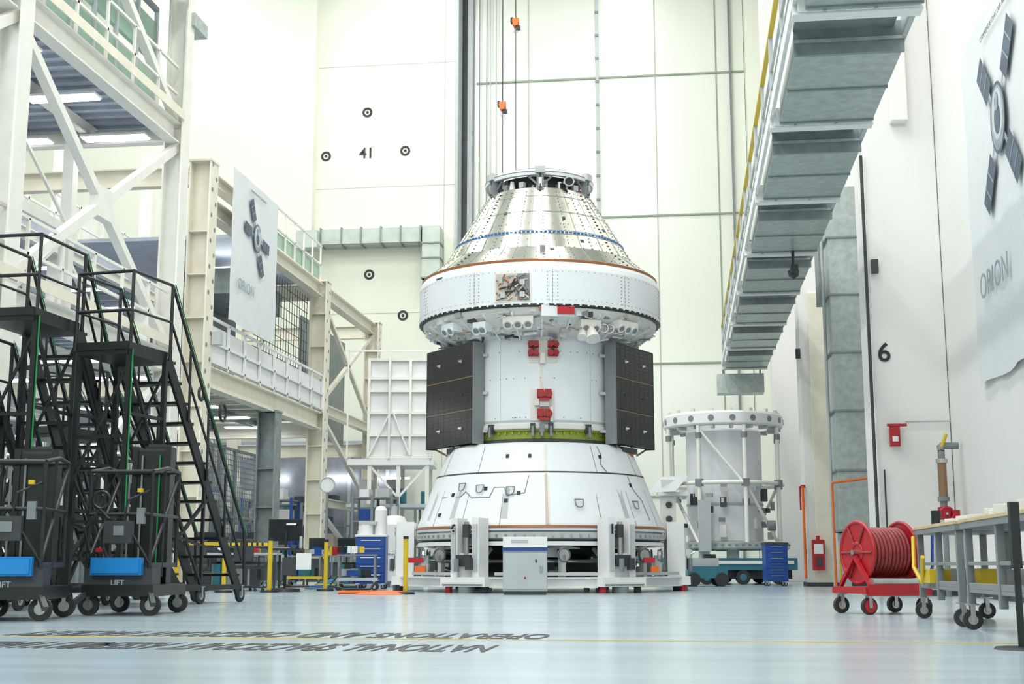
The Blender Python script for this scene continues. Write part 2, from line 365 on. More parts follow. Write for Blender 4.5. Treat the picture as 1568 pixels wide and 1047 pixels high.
for (a,z) in ((.29,1.75),(.86,1.75),(-.75,2.1),(-.27,2.0),(-.55,2.05)):
    r=cr(z)+.03; x0,y0=r*math.sin(a),-r*math.cos(a); tx,ty=math.cos(a),math.sin(a)
    p=lambda u,z_,o=0:(x0+tx*u+o*math.sin(a),y0+ty*u-o*math.cos(a),z_)
    b.path([p(-.09,z+.12,-.02),p(.09,z+.12,-.02),p(.07,z,.02),p(.03,z-.03,.03),p(-.03,z-.03,.03),p(-.07,z,.02),p(-.09,z+.12,-.02)],.012,GRAY,6)
b.lathe([(1.70,3.0),(1.72,3.04),(1.72,3.12)],LINE,96)
b.lathe([(1.69,3.02),(1.69,3.26),(1.75,3.28),(1.75,3.33)],GREEN,96)
b.lathe([(1.77,3.31),(1.79,3.33),(1.79,3.40),(1.74,3.42)],SCW2,96)
for i in range(72):
    a=2*PI*i/72; b.box((1.72*math.sin(a),-1.72*math.cos(a),3.24),(.03,.05,.05),GREEN,a)
for a in (0,.1,-.1,.55,-.6,.85,-.9,1.3,-1.3):
    b.box((1.8*math.sin(a),-1.8*math.cos(a),3.33),(.10,.12,.18),DARK if abs(a)>.05 else GRAY,a)
    b.box((1.83*math.sin(a),-1.83*math.cos(a),3.26),(.05,.1,.2),GRAY,a)
b.lathe([(1.74,3.42),(1.74,5.35)],SCW,96)
for a in (-.5,.62,-1.1,1.2): b.patch(1.74,3.45,1.74,5.2,a-.002,a+.002,.003,SEAM,1)
b.patch(1.74,3.45,1.74,5.2,-.02,.02,.004,SCW2,1); b.patch(1.74,3.45,1.74,3.5,-1.3,1.3,.003,LGRAY,24)
b.patch(1.74,4.66,1.74,5.12,-.15,.18,.02,SCW2,4); b.patch(1.74,3.48,1.74,4.12,-.13,.15,.02,SCW2,4)
def redq(a,z,w=.17,h=.12):
    r=1.78; x0,y0=r*math.sin(a),-r*math.cos(a)
    for s_ in(-1,1):
        u=s_*w*.27; xx,yy=x0+u*math.cos(a),y0+u*math.sin(a)
        b.box((xx,yy,z),(w*.46,.1,h),RED,a)
        b.tube((xx,yy,z),(xx+.13*math.sin(a),yy-.13*math.cos(a),z-.01),h*.34,RED,12,h*.42)
        b.tube((xx+.125*math.sin(a),yy-.125*math.cos(a),z-.01),(xx+.134*math.sin(a),yy-.134*math.cos(a),z-.01),h*.26,DRED,12)
for a in(-.09,.13):
    redq(a,5.04,.21,.14); redq(a,4.86,.21,.14)
    b.box((1.8*math.sin(a),-1.8*math.cos(a),4.95),(.06,.06,.05),DARK,a)
b.box((.02,-1.8,4.75),(.1,.06,.22),SCW2)
for z in (4.02,3.62): redq(.03,z,.29,.19); b.box((.05,-1.85,z-.12),(.2,.1,.05),RED)
b.box((-.1,-1.8,3.85),(.1,.08,.14),SCW2); b.box((.05,-1.8,3.82),(.18,.06,.12),STEEL); b.box((.2,-1.79,3.6),(.06,.08,.3),SCW2)
for i in range(60):
    a=random.uniform(-1.2,1.2); z=random.choice([3.55,4.35,5.15,4.9]); b.box((1.742*math.sin(a),-1.742*math.cos(a),z),(.015,.01,.015),LINE,a)
for s_ in(-1,1):
    a=s_*1.0
    for z in (3.62,4.7): b.box((1.80*math.sin(a),-1.80*math.cos(a),z),(.12,.14,.22),LGRAY,a)
    b.path([(1.78*math.sin(a),-1.78*math.cos(a),4.9),(1.86*math.sin(a),-1.86*math.cos(a),4.8),(1.86*math.sin(a),-1.86*math.cos(a),4.3),(1.78*math.sin(a),-1.78*math.cos(a),4.2)],.02,WHITE,6)
def wing(ix,iy,ox,oy,z0,z1):
    I=Vector((ix,iy,0));O=Vector((ox,oy,0));d=(O-I).normalized(); n=Vector((d.y,-d.x,0))
    if n.y>0: n=-n
    W=(O-I).length; H=z1-z0
    def Q(u,v,o): q=I+d*u+n*o; return (q.x,q.y,z0+v)
    def slab(u0,u1,v0,v1,o0,o1,m):
        vs=[Q(u0,v0,o0),Q(u1,v0,o0),Q(u1,v1,o0),Q(u0,v1,o0),Q(u0,v0,o1),Q(u1,v0,o1),Q(u1,v1,o1),Q(u0,v1,o1)]
        b.add(vs,[(0,3,2,1),(4,5,6,7),(0,1,5,4),(1,2,6,5),(2,3,7,6),(3,0,4,7)],m)
    for k in range(1,3): slab(0,W,0,H,-.05-.08*k,-.01-.08*k,DARK)
    slab(0,W,0,H,-.03,0,SOLAR)
    nc,nr=8,28
    for i in range(nc+1): slab(W*i/nc-.003,W*i/nc+.003,0,H,0,.003,SOLARL)
    for j in range(nr+1): slab(0,W,H*j/nr-.0025,H*j/nr+.0025,0,.003,SOLARL)
    for k in (.335,.665): slab(0,W,H*k-.010,H*k+.010,0,.006,BRONZE)
    slab(-.04,.0,-.02,H+.03,-.24,.01,GRAY); slab(W,W+.03,-.02,H+.02,-.2,.005,DARK); slab(0,W,H,H+.03,-.22,.005,DARK)
    for (u,v) in((.25,.84),(.72,.84),(.25,.5),(.72,.5),(.25,.16),(.72,.16)):
        if v==.5: slab(W*u-.02,W*u+.02,H*v-.02,H*v+.02,0,.02,SOLARL); continue
        c=Q(W*u,H*v,0);t=Q(W*u,H*v,.07); b.tube(c,t,.03,WHITE,10,.015); b.tube(c,Q(W*u,H*v,.015),.045,GRAY,10)
    for u in (.1,.5,.9): b.tube(Q(W*u,-.02,-.1),Q(W*u*.7+.02,-.18,-.1),.02,BRONZE)
    slab(W*.2,W*.6,-.16,-.04,-.25,-.05,DARK); slab(W*.3,W*.5,-.22,-.1,-.2,-.06,COPPER)
    for v in (.12,.5,.88): b.beam(Q(.05,H*v,-.2),(ix*.78,iy*.95,z0+H*v),.06,.06,LGRAY)
wing(-1.40,-1.45,-2.43,.05,3.06,5.12)
wing(1.54,-1.38,2.45,.05,3.06,5.12)
b.lathe([(1.74,5.2),(1.9,5.26),(2.15,5.36),(2.42,5.52),(2.52,5.62),(2.55,5.72)],SCW2,96)
for i in range(360):
    a=random.uniform(0,2*PI); t=random.random(); r=1.8+.72*t; z=5.2+.45*t-.03
    m=random.choice([SCW,SCW2,SCW2,WHITE,STEEL,TAN,LGRAY,SCW,GRAY,GRAY,DARK])
    sz=random.uniform(.04,.15)
    if random.random()<.45: b.box((r*math.sin(a),-r*math.cos(a),z),(sz*1.6,sz,sz),m,a+random.uniform(-.3,.3))
    else:
        a2=a+random.uniform(-.15,.15); r2=min(2.5,r+random.uniform(-.2,.2)); b.tube((r*math.sin(a),-r*math.cos(a),z-.03),(r2*math.sin(a2),-r2*math.cos(a2),z+random.uniform(-.06,.06)),sz*.25,m,8)
for i in range(26):
    a=2*PI*i/26; r0,r1=1.78,2.5
    b.beam((r0*math.sin(a),-r0*math.cos(a),5.18),(r1*math.sin(a),-r1*math.cos(a),5.58),.035,.1,SCW)
def pod(a,r,z,w,nz,m=SCW):
    x0,y0=r*math.sin(a),-r*math.cos(a); b.box((x0,y0,z),(w,.25,.17),m,a)
    for k in range(nz):
        u=(k-(nz-1)/2)*w/nz; xx,yy=x0+u*math.cos(a),y0+u*math.sin(a)
        b.tube((xx,yy,z-.02),(xx+.12*math.sin(a),yy-.12*math.cos(a),z-.1),.04,m,14,.095)
        b.tube((xx+.115*math.sin(a),yy-.115*math.cos(a),z-.095),(xx+.122*math.sin(a),yy-.122*math.cos(a),z-.1),.065,GRAY,14)
pod(-.2,2.32,5.42,.62,3,SCW2); pod(.42,2.3,5.38,.45,2,SCW2); pod(.78,2.4,5.42,.6,3,SCW2); pod(-.9,2.35,5.42,.4,2); pod(-.55,2.3,5.36,.3,2)
b.tube((.98,-2.15,5.3),(1.02,-2.3,5.05),.07,SCW2,16,.15); b.tube((.82,-2.15,5.3),(.80,-2.3,5.08),.05,SCW2,16,.10)
for k in range(4): b.torus((1.62-.12*k,-1.75-.07*k,5.33),.09,.022,STEEL,16,6,'y')
b.box((.3,-2.5,5.60),(.66,.14,.26),SCW,.15); b.box((.47,-2.56,5.59),(.34,.06,.15),RED,.18); b.box((-.02,-2.55,5.64),(.09,.06,.1),COPPER,0)
b.lathe([(2.55,5.66),(2.6,5.68),(2.6,5.72)],BLACK,96)
b.lathe([(2.61,5.72),(2.61,6.42),(2.585,6.52),(2.55,6.59)],SCW,120)
for i in range(190):
    a=2*PI*i/190; b.box((2.612*math.sin(a),-2.612*math.cos(a),5.705),(.045,.015,.025),SCW2 if i%2 else DARK,a)
for i in range(10):
    a=2*PI*i/10+.08; b.patch(2.61,5.75,2.61,6.42,a-.002,a+.002,.003,SEAM,1)
    for sgn in(-.04,.04,0):
        for k in range(9): 
            aa=a+sgn; b.box((2.612*math.sin(aa),-2.612*math.cos(aa),5.8+k*.07),(.014,.008,.014),LINE,aa)
for k in range(120):
    a=2*PI*k/120
    for z in (5.80,6.38): b.box((2.612*math.sin(a),-2.612*math.cos(a),z),(.012,.008,.012),LINE,a)
b.patch(2.61,6.44,2.60,6.47,-.98,-.9,.01,DARK,1)
b.patch(2.61,5.76,2.61,6.36,-.37,-.08,.01,SCW2,6); b.patch(2.61,5.79,2.61,6.33,-.355,-.20,.016,TAN,4); b.patch(2.61,5.79,2.61,6.33,-.19,-.095,.016,GRAY,4)
for i in range(46):
    a=random.uniform(-.35,-.1); z=random.uniform(5.82,6.3); r=2.64; a2=a+random.uniform(-.08,.08); z2=min(6.32,max(5.8,z+random.uniform(-.25,.25)))
    a2=max(-.35,min(-.1,a2)); b.tube((r*math.sin(a),-r*math.cos(a),z),((r+.02)*math.sin(a2),-(r+.02)*math.cos(a2),z2),random.choice([.008,.012,.018]),random.choice([DARK,GRAY,COPPER,GRAY,BLACK,TAN]),6)
for (a,z) in((-.32,6.2),(-.15,6.15),(-.3,5.9),(-.15,5.9)): b.box((2.64*math.sin(a),-2.64*math.cos(a),z),(.10,.05,.11),LGRAY,a)
b.lathe([(2.555,6.585),(2.56,6.64),(2.53,6.65)],COPPER,120)
rq=random.Random(3)
b.quilt(2.53,6.64,2.06,7.02,4,56,.006,FOIL,rq); b.quilt(2.06,7.02,1.16,8.52,9,56,.0065,FOIL,rq)
def fr(z): return 2.06-(z-7.02)*.9/1.5 if z>7.02 else 2.53-(z-6.64)*.47/.38
for i in range(24):
    a=2*PI*i/24+.02
    for k in range(22):
        z=6.7+k*.082; r=fr(z)+.005
        for da in ((-.008/r*2,.008/r*2) if i%3==0 else (0,)):
            b.box((r*math.sin(a+da),-r*math.cos(a+da),z),(.020,.016,.020),LINE if i%3==0 else GRAY,a)
    b.patch(2.062,7.02,1.172,8.5,a+.13-.0025,a+.13+.0025,.006,GRAY,1)
    b.patch(2.535,6.64,2.063,7.02,a+.13-.0025,a+.13+.0025,.006,GRAY,1)
for k in range(130):
    a=2*PI*k/130
    r=fr(7.38)+.006; b.box((r*math.sin(a),-r*math.cos(a),7.38),(.06,.02,.034),BLDOT,a)
    for z in (6.72,6.86,7.03,7.2,7.6,7.9,8.15,8.42):
        if k%2: r=fr(z)+.004; b.box((r*math.sin(a),-r*math.cos(a),z),(.016,.014,.016),GRAY,a)
for z in (7.34,7.42,7.9,8.3): b.lathe([(fr(z)+.008,z),(fr(z+.012)+.008,z+.012)],GRAY,96)
for (a,z) in((.30,7.75),(.45,7.2),(-.5,7.9),(.9,7.6),(.1,6.95),(-.95,7.5)):
    b.patch(fr(z-.03),z-.03,fr(z+.03),z+.03,a-.02,a+.02,.012,DARK,1)
b.box((.05,-2.1,7.0),(.16,.16,.2),STEEL); b.box((.02,-2.25,6.9),(.1,.1,.16),GRAY)
b.lathe([(1.16,8.52),(1.10,8.55),(.95,8.5)],STEEL,72); b.lathe([(.95,8.5),(.9,8.85),(.0,8.86)],BLACK,48)
for i in range(80):
    a=random.uniform(0,2*PI); r=random.uniform(.95,1.08); z=random.uniform(8.5,8.62); s_=random.uniform(.05,.14)
    if i%2: b.box((r*math.sin(a),-r*math.cos(a),z),(s_,s_,s_*1.1),random.choice([DARK,GRAY,BLACK,BLACK,SCW2,COPPER]),a)
    else: b.tube((r*math.sin(a),-r*math.cos(a),z),(r*math.sin(a),-r*math.cos(a),z+s_*1.4),s_*.4,random.choice([DARK,GRAY,SCW2,BLACK]),10)
for a in (-.62,.55,2,3.5): 
    b.tube((1.02*math.sin(a),-1.02*math.cos(a),8.5),(1.02*math.sin(a),-1.02*math.cos(a),8.74),.085,SCW2,14,.04)
    b.box((1.05*math.sin(a+.25),-1.05*math.cos(a+.25),8.62),(.12,.1,.12),LGRAY,a)
b.tube((.62,-1.0,8.68),(.62,-1.08,8.68),.1,SCREEN,18); b.torus((.62,-1.08,8.68),.1,.015,LGRAY,20,6,'y')
b.lathe([(1.19,8.80),(1.20,8.86),(1.12,8.95),(1.0,8.97),(.97,8.92),(1.03,8.82),(1.19,8.80)],SCW,72)
b.lathe([(1.205,8.86),(1.21,8.88)],GRAY,72)
b.lathe([(.95,8.95),(.95,9.02),(.85,9.04),(.8,8.96)],GRAY,60)
for i in range(6):
    a=2*PI*i/6
    b.box((1.13*math.sin(a),-1.13*math.cos(a),8.72),(.15,.16,.5),GRAY,a); b.box((1.2*math.sin(a),-1.2*math.cos(a),8.9),(.22,.12,.14),LGRAY,a)
    b.box((1.22*math.sin(a),-1.22*math.cos(a),8.62),(.07,.06,.2),STEEL,a); b.tube((1.24*math.sin(a),-1.24*math.cos(a),8.5),(1.18*math.sin(a),-1.18*math.cos(a),8.9),.025,DARK)
    for s_ in(-1,1):
        aa=a+s_*.25; b.beam((1.1*math.sin(a),-1.1*math.cos(a),8.55),(1.1*math.sin(aa),-1.1*math.cos(aa),8.82),.04,.04,GRAY)
b.done()

# support stand
b=MB('spacecraft_support_stand',(cx,cy,0),PSI)
b.lathe([(2.2,.95),(1.9,.75),(1.3,.62),(0,.6)],BLACK,60)
for i in range(6):
    a=-PI/6+i*PI/3
    b.T=Matrix.Rotation(a,4,'Z')
    R=-2.9
    for u in(-.24,.24):
        b.bx(u-.075,u+.075,R-.12,R+.25,.3,1.42,WHITE)
        b.bx(u-.05,u+.05,R-.15,R-.12,.42,1.3,LGRAY)
    b.bx(-.3,.3,R-.05,R+.2,.3,.75,WHITE); b.bx(-.16,.16,R-.18,R+.1,.5,.72,DARK); b.bx(-.22,.22,R+.05,R+.3,.95,1.12,GRAY)
    b.tube((0,R-.05,.7),(0,R-.05,1.35),.05,STEEL,14); b.tube((0,R-.05,1.05),(0,R-.05,1.3),.08,DARK,14)
    b.box((.15,R-.2,.55),(.12,.1,.22),DARK); b.tube((-.1,R-.25,.4),(-.1,R-.25,.65),.05,GRAY)
    b.bx(-.2,.2,R+.2,R+.55,1.0,1.1,STEEL)
    b.text({0:'6',1:'1',2:'2',5:'5',3:'3',4:'4'}[i],.26,TF((-.24 if i<2 else .24,R-.155,1.2)),BLACK,off=.006)
    b.bx(-.5,.5,R-.2,R+.35,.12,.3,WHITE); b.tube((0,R-.05,0),(0,R-.05,.12),.16,GRAY,20); b.tube((-.4,R-.05,0),(-.4,R-.05,.12),.07,RED,14); b.tube((.4,R-.05,0),(.4,R-.05,.12),.07,RUBBER,14)
    b.bx(-.45,.45,R-.215,R-.2,.14,.17,GRAY)
    n=Matrix.Rotation(PI/3,4,'Z'); P=Vector((.45,R+.05,.2)); Q=n@Vector((-.45,R+.05,.2))
    b.ibeam(P,Q,.18,.2,WHITE); b.beam(P+Vector((0,.2,.16)),Q+Vector((0,0,.16)),.06,.06,LGRAY)
    b.beam((0,R,.22),(0,-.6,.22),.18,.16,WHITE)
    b.beam((0,R+.2,.4),(0,R+1.0,.95),.07,.07,WHITE); 
    for k in range(20):
        x=random.uniform(-1.3,1.3); y=random.uniform(R+.55,R+1.5); z=random.uniform(.3,.85); m=random.choice([GRAY,STEEL,LGRAY,DARK,GRAY,BLACK,TEAL,RED,DARK,BLACK])
        if k%2: b.box((x,y,z),(random.uniform(.08,.35),.15,random.uniform(.05,.25)),m,random.uniform(-.4,.4))
        else: b.tube((x,y,z),(x+random.uniform(-.6,.6),y,z+random.uniform(-.1,.1)),.025,m,8)
    b.tube((-1.3,R+.9,.88),(1.3,R+.9,.88),.04,WHITE); b.tube((-1.3,R+.7,.6),(1.3,R+.7,.6),.035,STEEL)
    for x in(-.95,.95):
        b.tube((x,R+.45,.72),(x,R+.52,.72),.12,STEEL,20); b.torus((x,R+.45,.72),.13,.02,GRAY,20,6,'y'); b.bx(x-.04,x+.04,R+.45,R+.6,.3,.72,LGRAY)
b.T=None
b.lathe([(2.45,.9),(2.6,.9),(2.6,.98),(2.45,.98),(2.45,.9)],WHITE,72)
b.lathe([(1.2,.25),(1.2,.6)],BLACK,40)
for (x,w) in((-2.5,.3),(2.1,.22)):
    b.box((x,-1.9,.62),(w,.2,.1),RED); b.box((x+.1,-1.95,.45),(w*.7,.2,.12),ORG)
b.done(.008)

x,y=S(.235,24.15)
b=MB('control_cabinet',(x,y,0),PSI)
b.bx(-.40,.40,-.25,.25,.06,1.0,LGRAY); b.bx(-.39,.39,-.27,-.25,.1,.74,LGRAY); b.bx(-.41,.41,-.28,.26,.78,.83,BLUE); b.bx(-.40,.40,-.29,.25,.84,1.03,WHITE)
b.bx(-.38,.38,-.24,.24,0,.06,DARK); b.bx(.27,.31,-.30,-.27,.4,.52,STEEL); b.box((.2,-.285,.6),(.03,.02,.05),DARK); b.box((-.1,-.292,.95),(.3,.01,.06),LGRAY); b.tube((.0,-.275,.3),(.0,-.29,.3),.02,RED); b.done(.012)
x,y=S(-2.4,24.3); b=MB('orange_floor_cover',(x,y,0),PSI); b.lathe([(0,.05),(.35,.04),(.5,.003)],ORG,20); b.path([(-.8,.2,.03),(-.2,0,.04),(.5,.1,.03)],.03,ORG); b.done()
for (u,v) in((-5.6,25.8),(-4.75,26.0),(-1.95,24.3),(-3.85,27.4),(-6.2,24.5)):
    x,y=S(u,v); b=MB('safety_stanchion',(x,y,0)); b.lathe([(.001,.05),(.17,.04),(.18,0)],BLACK,24); b.tube((0,0,.04),(0,0,1.0),.045,YEL,14); b.tube((0,0,1.0),(0,0,1.05),.05,BLACK,14); b.done()
x,y=S(-5.2,25.9); b=MB('barrier_tape',(x,y,0),PSI); b.beam((-.36,-.06,.93),(.4,.1,.93),.01,.06,YEL)
b.beam((-1.0,-1.2,.93),(-.4,-.15,.93),.01,.06,YEL)
for k in range(7): b.box((-.3+.1*k,-.052+.02*k,.93),(.035,.02,.062),BLACK)
b.done()

# ---------------------------------------------------------------- second test structure on the right
x,y=S(6.15,38)
b=MB('cylindrical_test_fixture',(x,y,0),PSI)
b.lathe([(1.08,1.2),(1.08,4.3),(1.05,4.35)],SCW,60); b.lathe([(1.085,2.2),(1.1,2.2),(1.1,2.26),(1.085,2.26)],LGRAY,60)
b.lathe([(1.3,4.42),(1.68,4.42),(1.72,4.46),(1.72,4.74),(1.66,4.8),(1.3,4.8),(1.3,4.42)],WHITE,60)
for i in range(18):
    a=2*PI*i/18; b.tube((1.71*math.sin(a),-1.71*math.cos(a),4.6),(1.735*math.sin(a),-1.735*math.cos(a),4.6),.085,GRAY,14)
    b.box((1.6*math.sin(a),-1.6*math.cos(a),4.84),(.1,.08,.1),SCW2,a); b.box((1.5*math.sin(a),-1.5*math.cos(a),4.38),(.08,.3,.1),LGRAY,a)
for i in range(8):
    a=2*PI*i/8+.2; b.tube((1.66*math.sin(a),-1.66*math.cos(a),.95),(1.66*math.sin(a),-1.66*math.cos(a),4.4),.06,WSTEEL,10)
    b.tube((1.66*math.sin(a),-1.66*math.cos(a),4.05),(1.66*math.sin(a),-1.66*math.cos(a),4.2),.09,GRAY,10); b.box((1.66*math.sin(a),-1.66*math.cos(a),2.8),(.18,.18,.2),GRAY,a)
    a2=a+.75; 
    if i%2: b.tube((1.64*math.sin(a),-1.64*math.cos(a),4.3),(1.64*math.sin(a2),-1.64*math.cos(a2),2.8),.045,WSTEEL,8)
    else: b.tube((1.64*math.sin(a),-1.64*math.cos(a),2.8),(1.64*math.sin(a2),-1.64*math.cos(a2),1.1),.045,WSTEEL,8)
b.torus((0,0,2.8),1.66,.06,WSTEEL); b.lathe([(.9,.95),(1.75,.95),(1.8,1.0),(1.8,1.15),(.9,1.2)],GALV,60)
for i in range(60):
    a=2*PI*i/60; b.box((1.805*math.sin(a),-1.805*math.cos(a),1.08),(.08,.03,.04),GRAY,a)
for k in range(26):
    a=random.uniform(-1.5,1.5); b.box((1.35*math.sin(a),-1.35*math.cos(a),random.uniform(1.3,2.7)),(.18,.12,random.uniform(.1,.35)),random.choice([GRAY,LGRAY,DARK,STEEL,WHITE]),a)
b.bx(-2.0,1.7,-1.6,1.6,.4,.72,TEAL); b.bx(-1.8,1.6,-1.63,-1.6,.55,.65,WHITE); b.bx(-1.9,1.6,-1.3,1.3,.15,.4,DARK)
for x_ in(-1.6,-.8,.2,1.2):
    for y_ in(-1.5,1.5): b.tube((x_,y_-.08,.2),(x_,y_+.08,.2),.2,RUBBER,18); b.tube((x_,y_-.09,.2),(x_,y_+.09,.2),.1,TEAL,12)
for x_ in (-1.3,0,1.3): b.bx(x_-.15,x_+.15,-1.3,-1.0,.7,.98,WHITE)
b.bx(-1.95,-1.55,-1.1,-.7,.72,2.9,SCW2)
for k in range(5): b.tube((-1.75,-1.11,1.0+k*.4),(-1.75,-1.13,1.0+k*.4),.09,DARK,14)
b.bx(-1.0,-.7,-1.9,-1.6,.9,2.3,LGRAY); b.bx(-1.0,-.7,-1.6,-1.5,.72,1.0,LGRAY); b.tube((.9,-1.7,1.6),(1.1,-1.7,1.6),.15,GRAY)
b.quad([(-2.3,-1.0,2.55),(-1.6,-1.4,2.55),(-1.2,-1.2,3.0),(-1.9,-.8,3.0)],LGRAY)
b.bx(-2.05,-1.2,-1.2,-.6,2.45,2.55,WHITE)
b.done()
x,y=S(6.75,34); b=MB('blue_tool_cabinet',(x,y,0),PSI)
b.bx(-.28,.28,-.25,.25,.12,1.05,BLUE); b.bx(-.3,.3,-.27,.27,1.05,1.1,DARK)
for k in range(6): b.bx(-.25,.25,-.262,-.25,.16+k*.145,.28+k*.145,BLUE); b.bx(-.15,.15,-.28,-.262,.255+k*.145,.27+k*.145,STEEL)
for u in(-.22,.22):
    for v in(-.2,.2): caster(b,u,v,.05,top=.12)
b.done()
x,y=S(4.9,33.6); b=MB('tow_tractor',(x,y,0),PSI); b.bx(-.5,.5,-.4,.4,.2,.5,TEAL); b.bx(-.3,.3,-.3,.3,.5,.7,LGRAY)
for u in(-.35,.35): b.tube((u,-.45,.17),(u,-.3,.17),.17,RUBBER,18); b.tube((u,.3,.17),(u,.45,.17),.17,RUBBER,18)
b.box((.1,0,.75),(.3,.3,.1),BLACK); b.path([(-.4,0,.5),(-.35,0,.8),(-.25,0,.85)],.02,STEEL); b.done()

# ---------------------------------------------------------------- hose reel + tables
x,y=S(4.05,14.6); b=MB('hose_reel_cart',(x,y,0),PSI+.30)
for s_ in(-1,1):
    X=s_*.27
    b.torus((X,0,.66),.33,.02,RED,40,8,'x'); b.torus((X,0,.66),.1,.02,RED,24,8,'x')
    for k in range(6):
        t=k*PI/3; b.tube((X+s_*.012,.1*math.cos(t),.66+.1*math.sin(t)),(X+s_*.012,.31*math.cos(t),.66+.31*math.sin(t)),.012,DRED)
    b.tube((X-.004,0,.66),(X+.004,0,.66),.325,RED,36)
    b.beam((X*1.15,-.3,.3),(X*1.15,0,.62),.04,.04,RED); b.beam((X*1.15,.3,.3),(X*1.15,0,.62),.04,.04,RED)
for k in range(11): b.torus((-.235+k*.047,0,.66),.22,.024,DRED,32,8,'x')
for k in range(10): b.torus((-.21+k*.047,0,.66),.255,.022,DRED,32,8,'x')
b.tube((-.34,0,.66),(.36,0,.66),.03,STEEL)
b.bx(-.4,.42,-.34,.34,.22,.29,RED); b.bx(-.38,.4,-.36,-.34,.2,.32,RED); b.tube((-.3,-.3,.34),(.3,-.3,.34),.05,STEEL,14)
for u,v in((-.33,-.28),(.35,-.28),(-.33,.28),(.35,.28)): caster(b,u,v,.09,RUBBER,.22)
b.tube((-.33,-.31,.09),(-.33,-.305,.09),.07,RED,18)
b.path([(.4,-.2,.25),(.5,-.25,.5),(.52,-.25,.85)],.018,BLUE)
b.tube((.1,-.3,.24),(.3,-.3,.24),.03,YEL)
b.done()
def table(name,X0,X1,Y0,Y1,top,cl):
    b=MB(name,((X0+X1)/2,(Y0+Y1)/2,0)); w,l=(X1-X0)/2,(Y1-Y0)/2
    b.bx(-w,w,-l,l,.87,.90,top); b.bx(-w+.01,w-.01,-l+.01,l-.01,.82,.87,GRAY)
    for u in(-w+.06,w-.06):
        for v in(-l+.08,0,l-.08):
            b.bx(u-.03,u+.03,v-.03,v+.03,.2,.82,GRAY)
            if v: caster(b,u,v,.08,RUBBER,.21)
    b.bx(-w+.04,w-.04,-l+.06,l-.06,.30,.33,GRAY); b.bx(-w+.04,-w+.07,-l+.06,l-.06,.33,.38,GRAY); b.bx(-w+.04,-w+.07,-l+.06,l-.06,.52,.55,GRAY)
    for k in range(cl):
        u=random.uniform(-w+.15,w-.15); v=random.uniform(-l+.2,l-.2)
        m=random.choice([WHITE,WRAP,LGRAY,TAN,WHITE]); b.box((u,v,.93),(random.uniform(.12,.3),random.uniform(.15,.35),.06),m,random.random())
        if k%2: b.box((u,v,.41),(.22,.28,.16),random.choice([YEL,GRAY,LGRAY,BLUE,DARK]),0)
    return b
b=table('mobile_workbench',2.32,3.05,11.75,13.8,WOOD,6)
b.box((-.28,.3,.42),(.2,.35,.13),YEL); b.path([(-.38,.9,.8),(-.42,.7,.5),(-.38,.5,.35),(-.42,.2,.6)],.02,YEL); b.tube((-.2,.6,.90),(-.2,.6,1.05),.05,BLACK); b.done(.004)
b=table('mobile_workbench',2.30,3.1,9.1,11.45,WOOD,9)
for k in range(5): b.box((.0,-.8+k*.4,.95),(.5,.3,.05+.03*(k%2)),WRAP,.2*k)
b.done(.004)
x,y=S(3.2,8.4); b=MB('black_sign_post',(x,y,0),PSI); b.tube((0,0,.02),(0,0,.9),.022,BLACK,12); b.bx(-.03,.03,-.02,.02,.5,.92,BLACK); b.lathe([(.001,.02),(.16,.015),(.17,0)],BLACK,24); b.done()

# ---------------------------------------------------------------- LEFT STRUCTURES
XL=-10.75
def holes(b,x,y,z0,z1,face='x',m=None):
    z=z0
    while z<z1: b.disc((x,y,z),.055,m or GRAY,face,12); z+=.6
b=MB('mezzanine_steel_frame')
for (Y,top,m) in((27.9,9.65,CREAM),(37.9,9.0,CREAM),(44.8,9.0,CREAM),(33.3,4.5,GALVD)):
    b.bx(XL-.22,XL+.22,Y-.03,Y+.03,0,top,m); b.bx(XL-.26,XL-.22,Y-.24,Y+.24,0,top,m); b.bx(XL+.22,XL+.26,Y-.24,Y+.24,0,top,m)
    b.bx(XL-.4,XL+.4,Y-.35,Y+.35,0,.05,m); b.bx(XL-.28,XL+.28,Y-.26,Y+.26,top,top+.05,m)
    holes(b,XL+.265,Y-.12,.6,top,'x'); holes(b,XL+.265,Y+.12,.9,top,'x')
    for z in range(1,int(top)): b.bx(XL-.22,XL+.22,Y-.2,Y-.03,z,z+.03,m)
for (Y,top) in ((27.9,9.6),(37.9,8.95),(44.8,8.95)):
    b.bx(XL-5.2,XL-4.8,Y-.2,Y+.2,0,top,CREAM); b.ibeam((XL-.27,Y,top-.25),(XL-4.8,Y,top-.25),.25,.45,CREAM); b.ibeam((XL-.27,Y,4.5),(XL-4.8,Y,4.5),.25,.45,CREAM)
b.ibeam((XL,28.15,8.72),(XL,37.65,8.72),.3,.4,CREAM); b.ibeam((XL,28.15,9.42),(XL,32.3,9.42),.25,.3,CREAM); b.ibeam((XL,38.15,8.75),(XL,44.55,8.75),.3,.4,CREAM)
b.ibeam((XL+.05,28.15,4.75),(XL+.05,37.65,4.75),.3,.5,CREAM); b.ibeam((XL,38.15,5.2),(XL,44.55,5.2),.25,.3,CREAM); b.ibeam((XL,38.15,2.4),(XL,44.55,2.4),.2,.25,CREAM)
for a,c in (((38.2,8.5),(44.5,5.4)),((38.2,5.4),(44.5,8.5)),((38.2,5.0),(44.5,2.6)),((38.2,2.2),(44.5,.2))):
    b.beam((XL,a[0],a[1]),(XL,c[0],c[1]),.12,.12,CREAM)
b.bx(XL-.9,XL-.85,38.8,44.2,4.6,8.2,GALVD)
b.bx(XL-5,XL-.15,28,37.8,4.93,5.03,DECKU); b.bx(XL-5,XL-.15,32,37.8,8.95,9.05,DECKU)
for y in range(29,38,1): b.ibeam((XL-.2,y,4.8),(XL-4.8,y,4.8),.12,.22,CREAM)
